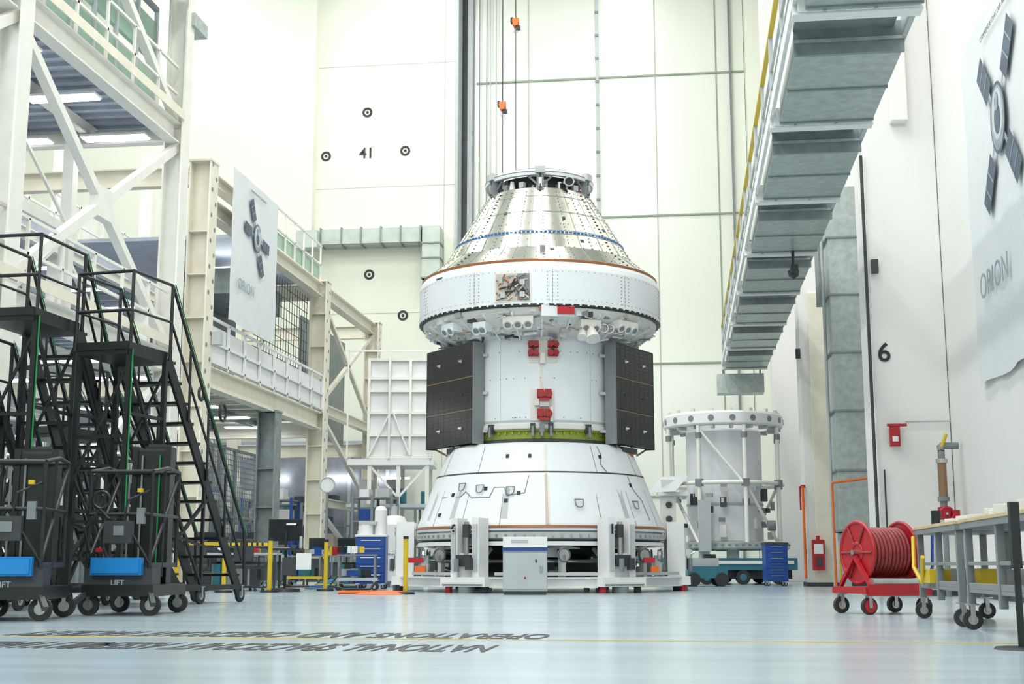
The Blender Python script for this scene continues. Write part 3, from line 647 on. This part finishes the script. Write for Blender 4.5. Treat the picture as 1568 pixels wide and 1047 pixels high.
for X in (XL-1.6,XL-3.2): b.ibeam((X,28,4.6),(X,37.8,4.6),.15,.2,GALVD)
b.bx(XL+.12,XL+.16,28.2,37.6,5.05,5.95,WHITE)
for y in [28.2+1.18*i for i in range(9)]: b.beam((XL+.2,y,5.0),(XL+.2,y,6.1),.06,.06,WHITE)
for z in (5.1,5.55,6.1): b.beam((XL+.2,28.2,z),(XL+.2,37.6,z),.06,.06,WHITE)
for y in [32.4+.9*i for i in range(7)]: b.beam((XL,y,9.0),(XL,y,10.15),.05,.05,WSTEEL)
for z in (9.55,10.15): b.beam((XL,32.2,z),(XL,37.9,z),.05,.05,WSTEEL)
b.bx(XL-.05,XL-.04,32.4,37.8,9.1,9.5,PGRN)
for y in [33+.25*i for i in range(19)]: b.beam((XL-.3,y,6.1),(XL-.3,y,8.5),.015,.015,DARK)
for z in [6.2+.3*i for i in range(8)]: b.beam((XL-.3,32.6,z),(XL-.3,37.6,z),.015,.015,DARK)
b.bx(XL-2.6,XL-2.5,32.5,37.5,5.05,8.6,SHADEP); b.bx(XL-2.4,XL-.8,33,36.5,7.7,8.4,GALVD)
for y in (33.5,35.5): b.bx(XL-2,XL-.9,y,y+.15,8.5,8.55,LAMP)
b.torus((XL+.3,28.9,4.0),.2,.035,BLACK,20,6,'x'); b.torus((XL+.3,27.5,4.25),.14,.035,RUBBER,20,6,'x'); b.box((XL+.38,28.15,5.6),(.2,.2,.3),LGRAY)
b.done()

b=MB('white_steel_tower')
cols=[12.5,19.2,26.2]
for Y in cols:
    for X in(XL,XL-5.5):
        b.bx(X-.18,X+.18,Y-.02,Y+.02,0,14.5,WSTEEL); b.bx(X-.22,X-.18,Y-.2,Y+.2,0,14.5,WSTEEL); b.bx(X+.18,X+.22,Y-.2,Y+.2,0,14.5,WSTEEL)
    for z in(4.75,9.8,14.2): b.ibeam((XL-.25,Y,z),(XL-5.25,Y,z),.25,.4,WSTEEL)
for Y0,Y1 in((12.5,19.2),(19.2,26.2)):
    for X in(XL,XL-5.5):
        for z in(4.75,9.75): b.ibeam((X,Y0+.2,z),(X,Y1-.2,z),.28,.45,WSTEEL)
        for z0,z1 in((.2,4.5),(5,9.5),(10,14.0)):
            ym,zm=(Y0+Y1)/2,(z0+z1)/2
            for a,c in(((Y0,z0),(Y1,z1)),((Y0,z1),(Y1,z0))): b.beam((X,a[0],a[1]),(X,c[0],c[1]),.17,.17,WSTEEL)
            b.box((X,ym,zm),(.2,.6,.6),WSTEEL)
    b.ibeam((XL,Y0+.2,14.2),(XL,Y1-.2,14.2),.25,.35,WSTEEL)
for z in(4.98,9.98):
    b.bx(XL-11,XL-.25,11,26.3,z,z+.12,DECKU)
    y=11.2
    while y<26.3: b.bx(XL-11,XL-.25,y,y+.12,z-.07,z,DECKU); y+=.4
    for X in(XL-1.8,XL-3.6,XL-7.5): b.ibeam((X,11,z-.2),(X,26.0,z-.2),.15,.25,WSTEEL)
    for y in [11.2+1.25*i for i in range(12)]: b.beam((XL+.05,y,z+.02),(XL+.05,y,z+1.25),.055,.055,WSTEEL)
    for dz in(.65,1.25): b.beam((XL+.05,11.2,z+dz),(XL+.05,26.0,z+dz),.055,.055,WSTEEL)
    b.bx(XL+.23,XL+.25,11.2,26.0,z+.05,z+.25,CREAM)
b.bx(XL-.6,XL-.5,20,26,10.3,11.1,PGRN); b.bx(XL-.6,XL-.5,20,26,11.4,12.3,PGRN)
for y in [20+1.0*i for i in range(7)]: b.beam((XL-.5,y,10.1),(XL-.5,y,12.6),.08,.08,LGRAY)
b.beam((XL-.5,20,12.6),(XL-.5,26,12.6),.1,.1,GRAY); b.bx(XL-2,XL+.4,23.5,26,12.9,13.0,GALV)
b.bx(XL-.1,XL+.3,26.2,27,12.3,12.6,GALV)
for k in range(8): b.tube((XL-7+.35*k,11,9.3-.1*(k%3)),(XL-7+.35*k,26,9.3-.1*(k%3)),.06,[GRN,WHITE,GALV,PGRN][k%4],8)
for y0 in [11.5+1.2*i for i in range(12)]:
    b.beam((XL-3.6,y0,9.75),(XL-3.6,y0+.6,9.1),.05,.05,WSTEEL); b.beam((XL-3.6,y0+.6,9.1),(XL-3.6,y0+1.2,9.75),.05,.05,WSTEEL)
b.beam((XL-3.6,11.5,9.1),(XL-3.6,26,9.1),.08,.08,WSTEEL)
for (x_,y_) in ((XL-2.2,22.8),(XL-2.2,25.8),(XL-4,24)): b.bx(x_-.12,x_+.12,y_-.12,y_+.12,5.1,9.7,WSTEEL)
for y_ in (21.5,23,24.5): b.beam((XL-2.2,y_,7.6),(XL-6.5,y_,7.6),.1,.15,WSTEEL)
b.beam((XL-2.2,18,7.6),(XL-2.2,26,7.6),.12,.2,WSTEEL); b.beam((XL-2.2,22.8,5.2),(XL-2.2,25.8,7.5),.08,.08,WSTEEL); b.beam((XL-2.2,25.8,7.7),(XL-2.2,22.8,9.6),.06,.06,WSTEEL)
b.bx(XL-7,XL-3,18,25,5.1,6.2,GALV); b.bx(XL-6,XL-3.6,25.2,26,5.1,6.9,BLUE)
b.done()
b=MB('rear_mezzanine')
for z in(4.5,9.3):
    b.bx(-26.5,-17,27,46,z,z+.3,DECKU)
    for X in(-17,-20,-23): b.ibeam((X,27,z-.15),(X,46,z-.15),.2,.3,WSTEEL)
    for y in range(28,46,2): b.ibeam((-17.1,y,z-.12),(-26,y,z-.12),.12,.2,DECKU)
    for y in [27+1.5*i for i in range(13)]: b.beam((-16.95,y,z+.3),(-16.95,y,z+1.4),.06,.06,WSTEEL)
    for dz in(.8,1.35): b.beam((-16.95,27,z+dz),(-16.95,46,z+dz),.06,.06,WSTEEL)
for X in(-17.3,-22):
    for y in(28,34,40,45.6): b.bx(X-.2,X+.2,y-.2,y+.2,0,14,WSTEEL)
for y in (28,34,40): b.beam((-17,y,.2),(-17,y+6,4.3),.12,.12,WSTEEL); b.beam((-17,y,9),(-17,y+6,4.9),.12,.12,WSTEEL)
b.bx(-26.5,-17,46.05,46.3,0,9.6,SHADEP)
for k in range(40):
    x=random.uniform(-26,-17.5); z=random.choice([0,4.8])
    h=random.uniform(.8,3); b.bx(x,x+random.uniform(.5,1.4),44.6,45.3,z,z+h,random.choice([DARK,GRAY,GALVD,DECKU,LGRAY,WHITE,TEAL]))
b.done()
b=MB('shade_partition')  # dark panel added to stand in for shade under the mezzanine
b.bx(-17,-10.2,46.6,46.8,0,5.0,SHADEP); b.bx(-17,-10.2,46.5,48.8,4.9,5.0,DECKU)
for x in (-16.5,-15,-13.5,-12,-10.6): b.bx(x,x+.1,46.5,46.6,0,4.9,LGRAY)
for k in range(16):
    x=-16.6+k*.4; b.bx(x,x+.32,45.9,46.45,0,random.uniform(1.0,2.9),random.choice([DARK,GRAY,LGRAY,GALVD,WHITE,BLUE,TEAL]))
for x in(-15.5,-13,-11): b.bx(x,x+1.3,46.4,46.5,3.6,3.66,LAMP)
b.done()
b=MB('fluorescent_strip_lights')
def strip(x,y,z,L=1.4): b.bx(x-L/2,x+L/2,y-.15,y+.15,z,z+.03,LAMP); b.bx(x-L/2-.03,x+L/2+.03,y-.18,y+.18,z+.03,z+.08,WHITE)
for X in(-11.9,-14.1,-17.5):
    for Y in [13.4+2.45*i for i in range(6)]: strip(X,Y,9.55)
    for Y in [14+2.45*i for i in range(6)]: strip(X,Y,4.42)
for X in(-18.6,-21.5,-24.5):
    for Y in(29,32,35,38,41,44): strip(X,Y,9.0,1.8); strip(X,Y,4.15,1.8)
for Y in (29.5,32,34.5,37): strip(-12.5,Y,4.5,1.5); strip(-14.6,Y,4.5,1.5)
b.done()
b=MB('wire_mesh_enclosure')
X=-12.0
for y in (29,30.75,32.5,34.25,36): b.beam((X,y,0),(X,y,3.6),.08,.08,GALVD)
for z in(.1,1.8,3.6): b.beam((X,29,z),(X,36,z),.07,.07,GALVD)
y=29
while y<36: b.beam((X,y,.1),(X,y,3.6),.016,.016,MESHM); y+=.14
z=.1
while z<3.6: b.beam((X,29,z),(X,36,z),.016,.016,MESHM); z+=.14
for x in (-12.9,-13.8,-14.7,-15.6): b.beam((x,36,0),(x,36,3.6),.08,.08,GALVD); b.beam((x,29,0),(x,29,3.6),.08,.08,GALVD)
x=-12.0
while x>-15.6: b.beam((x,36,.1),(x,36,3.6),.016,.016,MESHM); b.beam((x,29,.1),(x,29,3.6),.016,.016,MESHM); x-=.14
b.bx(-11.95,-11.9,30.0,32.2,.3,2.2,CREAM); b.text('SAFETY FIRST',.16,TF((-11.89,31.1,.6),90,90),BLACK)
for k in range(14):
    x=random.uniform(-15.2,-12.8); y=random.uniform(29.6,35.2); b.bx(x,x+random.uniform(.4,.8),y,y+.6,0,random.uniform(.7,2.4),random.choice([DARK,GALVD,GRAY,BLACK,TEAL,LGRAY]))
b.done()
for k,(X,Y,w) in enumerate([(-13.6,40,3.2),(-19.5,33,3.5),(-12.6,43.2,3),(-8.0,45,2.2),(-9.2,39.0,1.2)]):
    b=MB('equipment_rack',(X,Y,0))
    for u in(-w/2,0,w/2):
        for v in(-.4,.4): b.bx(u-.04,u+.04,v-.04,v+.04,0,2.6,[BLUE,ORG,GALVD,GALVD,GRAY][k])
    for z in(.4,1.1,1.8,2.5):
        b.bx(-w/2,w/2,-.42,.42,z,z+.05,GRAY)
        u=-w/2+.15
        while u<w/2-.4:
            ww=random.uniform(.2,.45); hh=random.uniform(.15,.5); b.box((u+ww/2,random.uniform(-.1,.1),z+.05+hh/2),(ww,.5,hh),random.choice([WHITE,GRAY,TEAL,DARK,LGRAY,SCW2,BLUE,TAN,DARK]),0); u+=ww+random.uniform(.05,.25)
    b.done()
x,y=S(-3.55,41); b=MB('white_ribbed_work_platform',(x,y,0),PSI)
b.bx(-.95,1.0,-.05,0,3.8,6.9,WHITE)
for u in(-.95,-.3,.35,1.0): b.bx(u-.04,u+.04,-.2,-.05,3.8,6.9,WSTEEL)
for z in(3.8,4.5,5.2,5.9,6.3,6.9): b.bx(-1.0,1.05,-.18,-.05,z,z+.08,WSTEEL)
for u in(-.9,0,.9): b.beam((u,-.1,0),(u,-.1,3.6),.12,.12,WSTEEL); b.beam((u,1.6,0),(u,1.6,3.6),.12,.12,WSTEEL)
b.beam((-.9,-.1,3.6),(0,-.1,2.6),.07,.07,WHITE); b.beam((.9,-.1,3.6),(0,-.1,2.6),.07,.07,WHITE)
b.bx(-1.6,1.1,-.2,1.7,3.6,3.79,WHITE); b.bx(-1.6,1.1,-.2,1.7,2.3,2.4,LGRAY)
b.beam((-.95,-.2,3.85),(-.3,-.2,5.2),.05,.05,WHITE); b.beam((-.2,-.2,5.3),(.35,-.2,3.9),.05,.05,WHITE); b.beam((-1.6,-.25,7.2),(1.0,-.25,7.2),.05,.05,WHITE)
for u in(-1.6,-.3,1.0): b.beam((u,-.25,3.8),(u,-.25,7.2),.05,.05,WHITE)
for k in range(10): 
    h=.8 if k%2 else .5; b.box((random.uniform(-1.3,.9),.6,h/2 if k%3 else 2.4+h/2),(.4,.5,h),random.choice([GRAY,DARK,LGRAY,TEAL,CREAM]))
b.done()
b=MB('galvanised_air_duct')
b.bx(-14.0,-9.95,YB-.8,YB-.1,13.1,13.7,PALED); b.bx(-9.9,-9.2,YB-.82,YB-.12,11.6,13.72,PALED); b.bx(-14.9,-14.05,YB-1.2,YB-.55,12.9,13.6,PALED)
for x in (-14.05,-13.2,-12.4,-11.6,-10.8,-10.0): b.bx(x,x+.06,YB-.86,YB-.06,13.06,13.76,GALVD)
for z in (11.6,12.4,13.0): b.bx(-9.94,-9.16,YB-.86,YB-.06,z,z+.06,GALVD)
b.bx(-9.75,-9.35,YB-.6,YB-.1,9.8,11.6,PALED)
b.done()
for (X,zz) in((-5.85,20.9),(-6.35,17.6)):
    b=MB('chain_hoist',(X,46.6,zz)); b.tube((0,0,0),(0,0,ZC-zz),.02,DARK); b.tube((0,0,0),(0,0,-zz+11),.015,DARK)
    b.tube((-.12,0,0),(.12,0,0),.15,ORG,16); b.box((0,0,-.05),(.18,.3,.28),ORG); b.box((.1,0,-.25),(.16,.16,.14),DARK); b.box((-.14,0,.05),(.1,.2,.2),BLACK); b.torus((0,0,-.35),.08,.02,STEEL,16,6,'y'); b.done()

# ---------------------------------------------------------------- rolling stairs & lifts
def stairs(name,pos,ang,H,n,run,dep=.95):
    b=MB(name,(*pos,0),PSI+ang)
    w=.36
    for s_ in(-w,w):
        b.beam((0,s_,.15),(-run,s_,H),.04,.16,BLACK)
        b.path([(.1,s_*1.1,.2),(.05,s_*1.1,1.0),(-run,s_*1.1,H+1.0),(-run-dep,s_*1.1,H+1.0),(-run-dep,s_*1.1,H)],.022,BLACK)
        b.path([(0,s_*1.1,.6),(-run,s_*1.1,H+.5),(-run-dep,s_*1.1,H+.5)],.018,BLACK)
        b.tube((-run,s_*1.1,H),(-run,s_*1.1,H+1.0),.024,BLACK)
        b.path([(.14,s_*1.1,.95),(-run+.06,s_*1.1,H+1.03)],.008,GRN)
        for t in (.25,.5,.75): b.tube((-run*t,s_*1.1,.15+(H-.15)*t),(-run*t-.02,s_*1.1,H*t+1.0),.018,BLACK)
        for x_ in(-run-.05,-run-dep+.05): b.beam((x_,s_,.2),(x_,s_,H),.06,.06,BLACK)
        b.tube((-run-dep+.05,s_*1.12,.9),(-run-dep+.05,s_*1.12,H),.010,GRN)
        b.beam((.1,s_,.22),(-run-dep-.05,s_,.22),.06,.07,BLACK)
        b.beam((-run-dep+.05,s_,.3),(-run-.05,s_,H*.5),.04,.04,BLACK); b.beam((-run-.05,s_,H*.5),(-run-dep+.05,s_,H-.1),.04,.04,BLACK)
        b.beam((-run-.05,s_,.5),(-run*.45,s_,H*.45),.04,.04,BLACK); b.beam((-run*.5,s_,.25),(-run*.5,s_,H*.5),.04,.04,BLACK)
        b.beam((-run*.5,s_,.25),(-run,s_,H*.55),.035,.035,BLACK); b.beam((-run*.25,s_,H*.22),(-run,s_,H*.3),.035,.035,BLACK)
        for z in (.6,1.2,1.8,2.4): 
            if z<H-.3: b.beam((-run-dep+.05,s_,z),(-run-.05,s_,z),.04,.04,BLACK)
    for i in range(n):
        t=(i+1)/n; z=.15+(H-.15)*t; x=-run*t
        b.bx(x-.02,x+.2,-w,w,z-.035,z,BLACK); b.bx(x+.19,x+.21,-w,w,z-.035,z+.005,YEL if i%4==0 else DARK)
    b.bx(-run-dep,-run,-w,w,H-.06,H,BLACK); b.bx(-run-dep-.02,-run-dep+.01,-w,w,H,H+.1,BLACK); b.bx(-run-dep,-run,-w,-w+.02,H,H+.1,BLACK)
    for z in(H+.5,H+1.0): b.tube((-run-dep,-w*1.1,z),(-run-dep,w*1.1,z),.022,BLACK)
    for x_ in(-run-dep+.05,-run-.05): 
        for z in (.22,H*.33,H*.66): b.beam((x_,-w,z),(x_,w,z),.04,.04,BLACK)
        b.beam((x_,-w,.3),(x_,w,H*.5),.03,.03,BLACK); b.beam((x_,w,H*.5),(x_,-w,H*.95),.03,.03,BLACK)
    for x_ in(.05,-run*.5,-run-dep+.05):
        for s_ in(-w,w): caster(b,x_,s_,.11,RUBBER,.24)
    b.box((-run-.4,-w-.05,1.3),(.3,.05,.4),DARK); b.box((-run-.4,-w-.08,1.35),(.15,.01,.2),WHITE)
    return b.done()
stairs('rolling_platform_stairs',S(-4.3,19.3),math.radians(74),3.2,12,2.2)
stairs('rolling_platform_stairs',S(-5.55,18.8),math.radians(80),3.5,12,2.2,1.1)
stairs('rolling_platform_stairs',S(-5.6,21.2),math.radians(60),2.4,9,1.7)
stairs('rolling_platform_stairs',S(-6.6,18.2),math.radians(84),2.3,9,1.7)
def lift(name,pos,ang=0,mh=1.7):
    b=MB(name,(*pos,0),PSI+ang)
    b.bx(-.38,.38,-.6,.55,.2,.32,BLACK); b.bx(-.36,.36,-.60,-.3,.32,.5,DARK); b.bx(-.27,.27,-.68,-.6,.42,.60,LBLUE); b.bx(-.25,.25,-.70,-.68,.44,.58,LBLUE)
    for u in(-.33,.33):
        caster(b,u,-.5,.11,RUBBER,.24); caster(b,u,.45,.11,RUBBER,.24)
        b.beam((u,-.55,.25),(u*1.3,-.72,.12),.05,.05,DARK)
        b.path([(u,-.6,.5),(u,-.62,1.5),(u,-.1,1.57),(u,.3,1.55),(u,.3,.5)],.022,BLACK); b.path([(u,-.61,1.05),(u,.3,1.05)],.02,BLACK); b.path([(u,-.6,.55),(u,.3,1.5)],.018,BLACK)
        b.tube((u,-.2,.4),(u,-.2,1.56),.018,BLACK)
    b.path([(-.33,-.62,1.5),(.33,-.62,1.5)],.022,BLACK); b.path([(-.33,-.62,1.05),(.33,-.62,1.05)],.02,BLACK); b.path([(-.33,.3,1.55),(.33,.3,1.55)],.02,BLACK)
    b.path([(-.33,-.61,.55),(.0,-.61,1.05),(.33,-.61,.55)],.016,BLACK)
    b.bx(-.34,.34,-.58,.3,.5,.55,DARK)
    for k in range(4): b.bx(-.16+.02*k,.16-.02*k,.34+.05*k,.38+.05*k,.3,mh-.05+.03*k,DARK if k%2 else BLACK)
    for u in(-.19,.19): b.bx(u-.03,u+.03,.32,.5,.3,mh,BLACK)
    b.tube((.1,.31,.5),(.1,.31,mh-.1),.010,GRN); b.tube((-.1,.31,.5),(-.1,.31,mh-.1),.012,GRAY); b.tube((-.24,.31,.5),(-.24,.31,mh-.2),.012,GRAY)
    b.bx(-.15,.15,-.68,-.6,.75,.98,DARK); b.bx(-.04,.07,-.69,-.68,.83,.93,GRAY); b.bx(.19,.27,-.66,-.6,.95,1.12,GRAY); b.box((.22,-.66,1.3),(.05,.05,.04),YEL); b.torus((-.2,-.64,1.2),.09,.016,BLACK,16,6,'y')
    b.box((-.2,-.64,.68),(.06,.04,.04),RED); b.text('LIFT',.08,TF((.0,-.605,.34)),LGRAY)
    b.path([(-.3,-.6,.6),(-.36,-.66,.9),(-.2,-.66,1.1),(-.1,-.66,1.0)],.014,BLACK); b.path([(.3,-.6,1.3),(.1,-.68,1.2),(.05,-.66,.95)],.012,BLACK)
    return b.done()
lift('personnel_lift',S(-4.85,13.1),.1); lift('personnel_lift',S(-4.1,14.5),-.05,1.85); lift('personnel_lift',S(-5.8,14.0),.3,1.9)

# ---------------------------------------------------------------- mid-left workshop clutter
x,y=S(-3.15,29.8); b=MB('blue_drawer_cabinet',(x,y,0),PSI)
b.bx(-.33,.33,-.3,.3,.12,1.15,BLUE); b.bx(-.35,.35,-.32,.32,1.15,1.2,WHITE)
for k in range(5): b.bx(-.3,.3,-.315,-.3,.17+k*.19,.33+k*.19,BLUE); b.bx(-.22,.22,-.335,-.315,.30+k*.19,.32+k*.19,WHITE)
b.tube((-.15,0,1.2),(-.15,0,1.42),.17,WHITE,20); b.tube((.18,.05,1.2),(.18,.05,1.75),.14,WHITE,20); b.lathe([(.14,0),(.1,.08),(0,.1)],WHITE,20,(.18,.05,1.75)); b.bx(-.3,.1,-.15,.2,1.42,1.5,LGRAY)
for u in(-.28,.28):
    for v in(-.25,.25): caster(b,u,v,.05,top=.12)
b.done(.006)
x,y=S(-2.9,32.4); b=MB('vacuum_pump_tank',(x,y,0),PSI); b.lathe([(0,.1),(.35,.15),(.35,1.5),(.25,1.7),(0,1.75)],WHITE,28); b.tube((0,0,1.7),(0,0,1.95),.08,LGRAY); b.torus((0,0,.8),.36,.02,STEEL); 
for a in(0,2,4): b.tube((.3*math.cos(a),.3*math.sin(a),0),(.3*math.cos(a),.3*math.sin(a),.3),.03,STEEL)
b.done()
x,y=S(-4.55,26.6); b=MB('computer_cart',(x,y,0),PSI)
b.lathe([(.001,.1),(.3,.06),(.32,.0)],BLACK,20); b.tube((0,0,.05),(0,0,1.2),.03,BLACK); b.bx(-.33,.33,-.25,.2,.82,.86,BLACK); b.bx(-.25,.1,-.22,-.05,.86,.88,LGRAY)
b.bx(-.36,.32,.02,.06,1.0,1.44,BLACK); b.bx(-.34,.30,.015,.02,1.02,1.42,SCREEN); b.tube((.3,0,.86),(.3,0,1.1),.03,LGRAY); b.box((.1,-.01,1.34),(.2,.01,.04),WHITE)
b.box((.1,-.1,.5),(.25,.25,.35),DARK); b.box((.4,-.22,.6),(.3,.01,.32),WHITE,.4); b.path([(.3,0,.8),(.4,-.2,.76)],.01,DARK); b.done()
def desk(pos,w,ang=0):
    b=MB('workstation_desk',(*pos,0),PSI+ang)
    b.bx(-w/2,w/2,-.35,.35,.74,.78,LGRAY)
    for u in(-w/2+.05,w/2-.05):
        for v in(-.3,.3): b.bx(u-.025,u+.025,v-.025,v+.025,0,.74,DARK)
    b.bx(-w/2,w/2,.3,.33,.2,.6,GRAY); b.bx(-w/2+.1,-w/2+.5,-.3,.3,.1,.7,DARK)
    u=-w/2+.35
    while u<w/2-.2:
        b.bx(u-.25,u+.22,.08,.12,.92,1.22,BLACK); b.bx(u-.23,u+.2,.075,.08,.94,1.2,SCREEN); b.bx(u-.05,u+.03,.08,.2,.78,.95,BLACK); b.bx(u-.2,u+.15,-.2,-.06,.78,.8,DARK); b.box((u+.32,-.1,.84),(.1,.2,.1),random.choice([WHITE,YEL,TEAL,RED])); u+=.75
    for k in range(5): b.box((random.uniform(-w/2+.6,w/2-.2),.0,.3),(.3,.4,.5),random.choice([DARK,BLACK,GRAY,TEAL]))
    return b.done()
desk(S(-5.9,28.2),1.9); desk(S(-7.2,29.8),1.4,.2); desk(S(-4.3,34.4),2.2); desk(S(-7.4,25.4),1.5,.2)
def chair(pos,ang):
    b=MB('office_chair',(*pos,0),ang)
    for k in range(5):
        t=k*2*PI/5; b.beam((0,0,.1),(.3*math.cos(t),.3*math.sin(t),.07),.04,.03,BLACK); b.tube((.3*math.cos(t),.3*math.sin(t)-.02,.03),(.3*math.cos(t),.3*math.sin(t)+.02,.03),.03,RUBBER)
    b.tube((0,0,.1),(0,0,.45),.03,STEEL); b.bx(-.24,.24,-.24,.24,.45,.53,DARK); b.bx(-.22,.22,.22,.28,.6,1.05,DARK); b.bx(-.03,.03,.22,.26,.45,.7,BLACK)
    for u in(-.27,.27): b.path([(u,.1,.5),(u,.1,.7),(u,-.15,.7)],.018,BLACK)
    b.done(.015)
chair(S(-5.4,27.2),3); chair(S(-6.5,27.1),3.6)
cl=[(-3.9,31.2),(-5.0,32.0),(-6.2,31.2),(-3.3,28.3),(-7.2,32.6)]
for i,(u,v) in enumerate(cl):
    x,y=S(u,v); b=MB('ground_support_cart',(x,y,0),PSI+random.uniform(-.3,.3))
    b.bx(-.45,.45,-.3,.3,.2,.26,[TEAL,YEL,GRAY,LGRAY,BLUE][i]); 
    for p in(-.38,.38):
        for q in(-.25,.25): caster(b,p,q,.07); b.bx(p-.02,p+.02,q-.02,q+.02,.26,.75,GRAY)
    b.bx(-.42,.42,-.28,.28,.72,.75,GRAY)
    for k in range(9): b.box((random.uniform(-.3,.3),random.uniform(-.2,.2),random.choice([.36,.85])),(random.uniform(.1,.25),.2,random.uniform(.1,.22)),random.choice([DARK,TEAL,WHITE,BLUE,LGRAY,RED,YEL,GREEN,BLACK]),random.random())
    b.path([(-.4,-.3,.3),(-.55,-.4,.1),(-.2,-.45,.03),(.3,-.4,.03),(.5,-.2,.3)],.02,random.choice([TEAL,BLACK,YEL]))
    b.done()
x,y=S(-4.2,28.9); b=MB('blue_hoses',(x,y,0))
for k in range(5): b.torus((.1*k,.05*k,.03+.04*k),.3,.02,[TEAL,BLUE,GREEN,TEAL,LBLUE][k],24,6)
b.done()
x,y=S(-4.25,30.2); b=MB('round_gauge_mirror',(x,y,0),PSI); b.tube((0,0,0),(0,0,2.2),.03,GRAY); b.torus((0,-.02,2.35),.17,.02,LGRAY,24,8,'y'); b.tube((0,0,2.35),(0,-.02,2.35),.16,WRAP,24); b.lathe([(.001,.04),(.2,.02),(.2,0)],GRAY,20); b.done()

# ---------------------------------------------------------------- lights
def area(name,loc,sx,sy,p,rot=(0,0,0),col=(.985,1,.985)):
    l=bpy.data.lights.new(name,'AREA'); l.shape='RECTANGLE'; l.size=sx; l.size_y=sy; l.energy=p; l.color=col
    o=bpy.data.objects.new(name,l); bpy.context.collection.objects.link(o); o.location=loc; o.rotation_euler=rot
for Y,p in ((0,950),(11,1200),(22,1150),(33,920),(44,700)):
    for X in(-2,-10,-20): area('high_bay_lamp',(X,Y,ZC-.4),1.6,6,p)
area('front_fill_light',(-4,-10,16),14,6,1900,(math.radians(70),0,0))  # added fill, out of view, brightens surfaces facing the camera
w=bpy.data.worlds.new('World'); bpy.context.scene.world=w; w.use_nodes=True
w.node_tree.nodes['Background'].inputs[0].default_value=(.9,.95,1,1); w.node_tree.nodes['Background'].inputs[1].default_value=.3

# ---------------------------------------------------------------- camera
cam=bpy.data.cameras.new('camera'); co=bpy.data.objects.new('camera',cam); bpy.context.collection.objects.link(co)
co.location=(0,0,.52); co.rotation_euler=(math.radians(90+9.7),0,PSI); cam.sensor_width=36; cam.lens=45.92; cam.clip_end=300
bpy.context.scene.camera=co
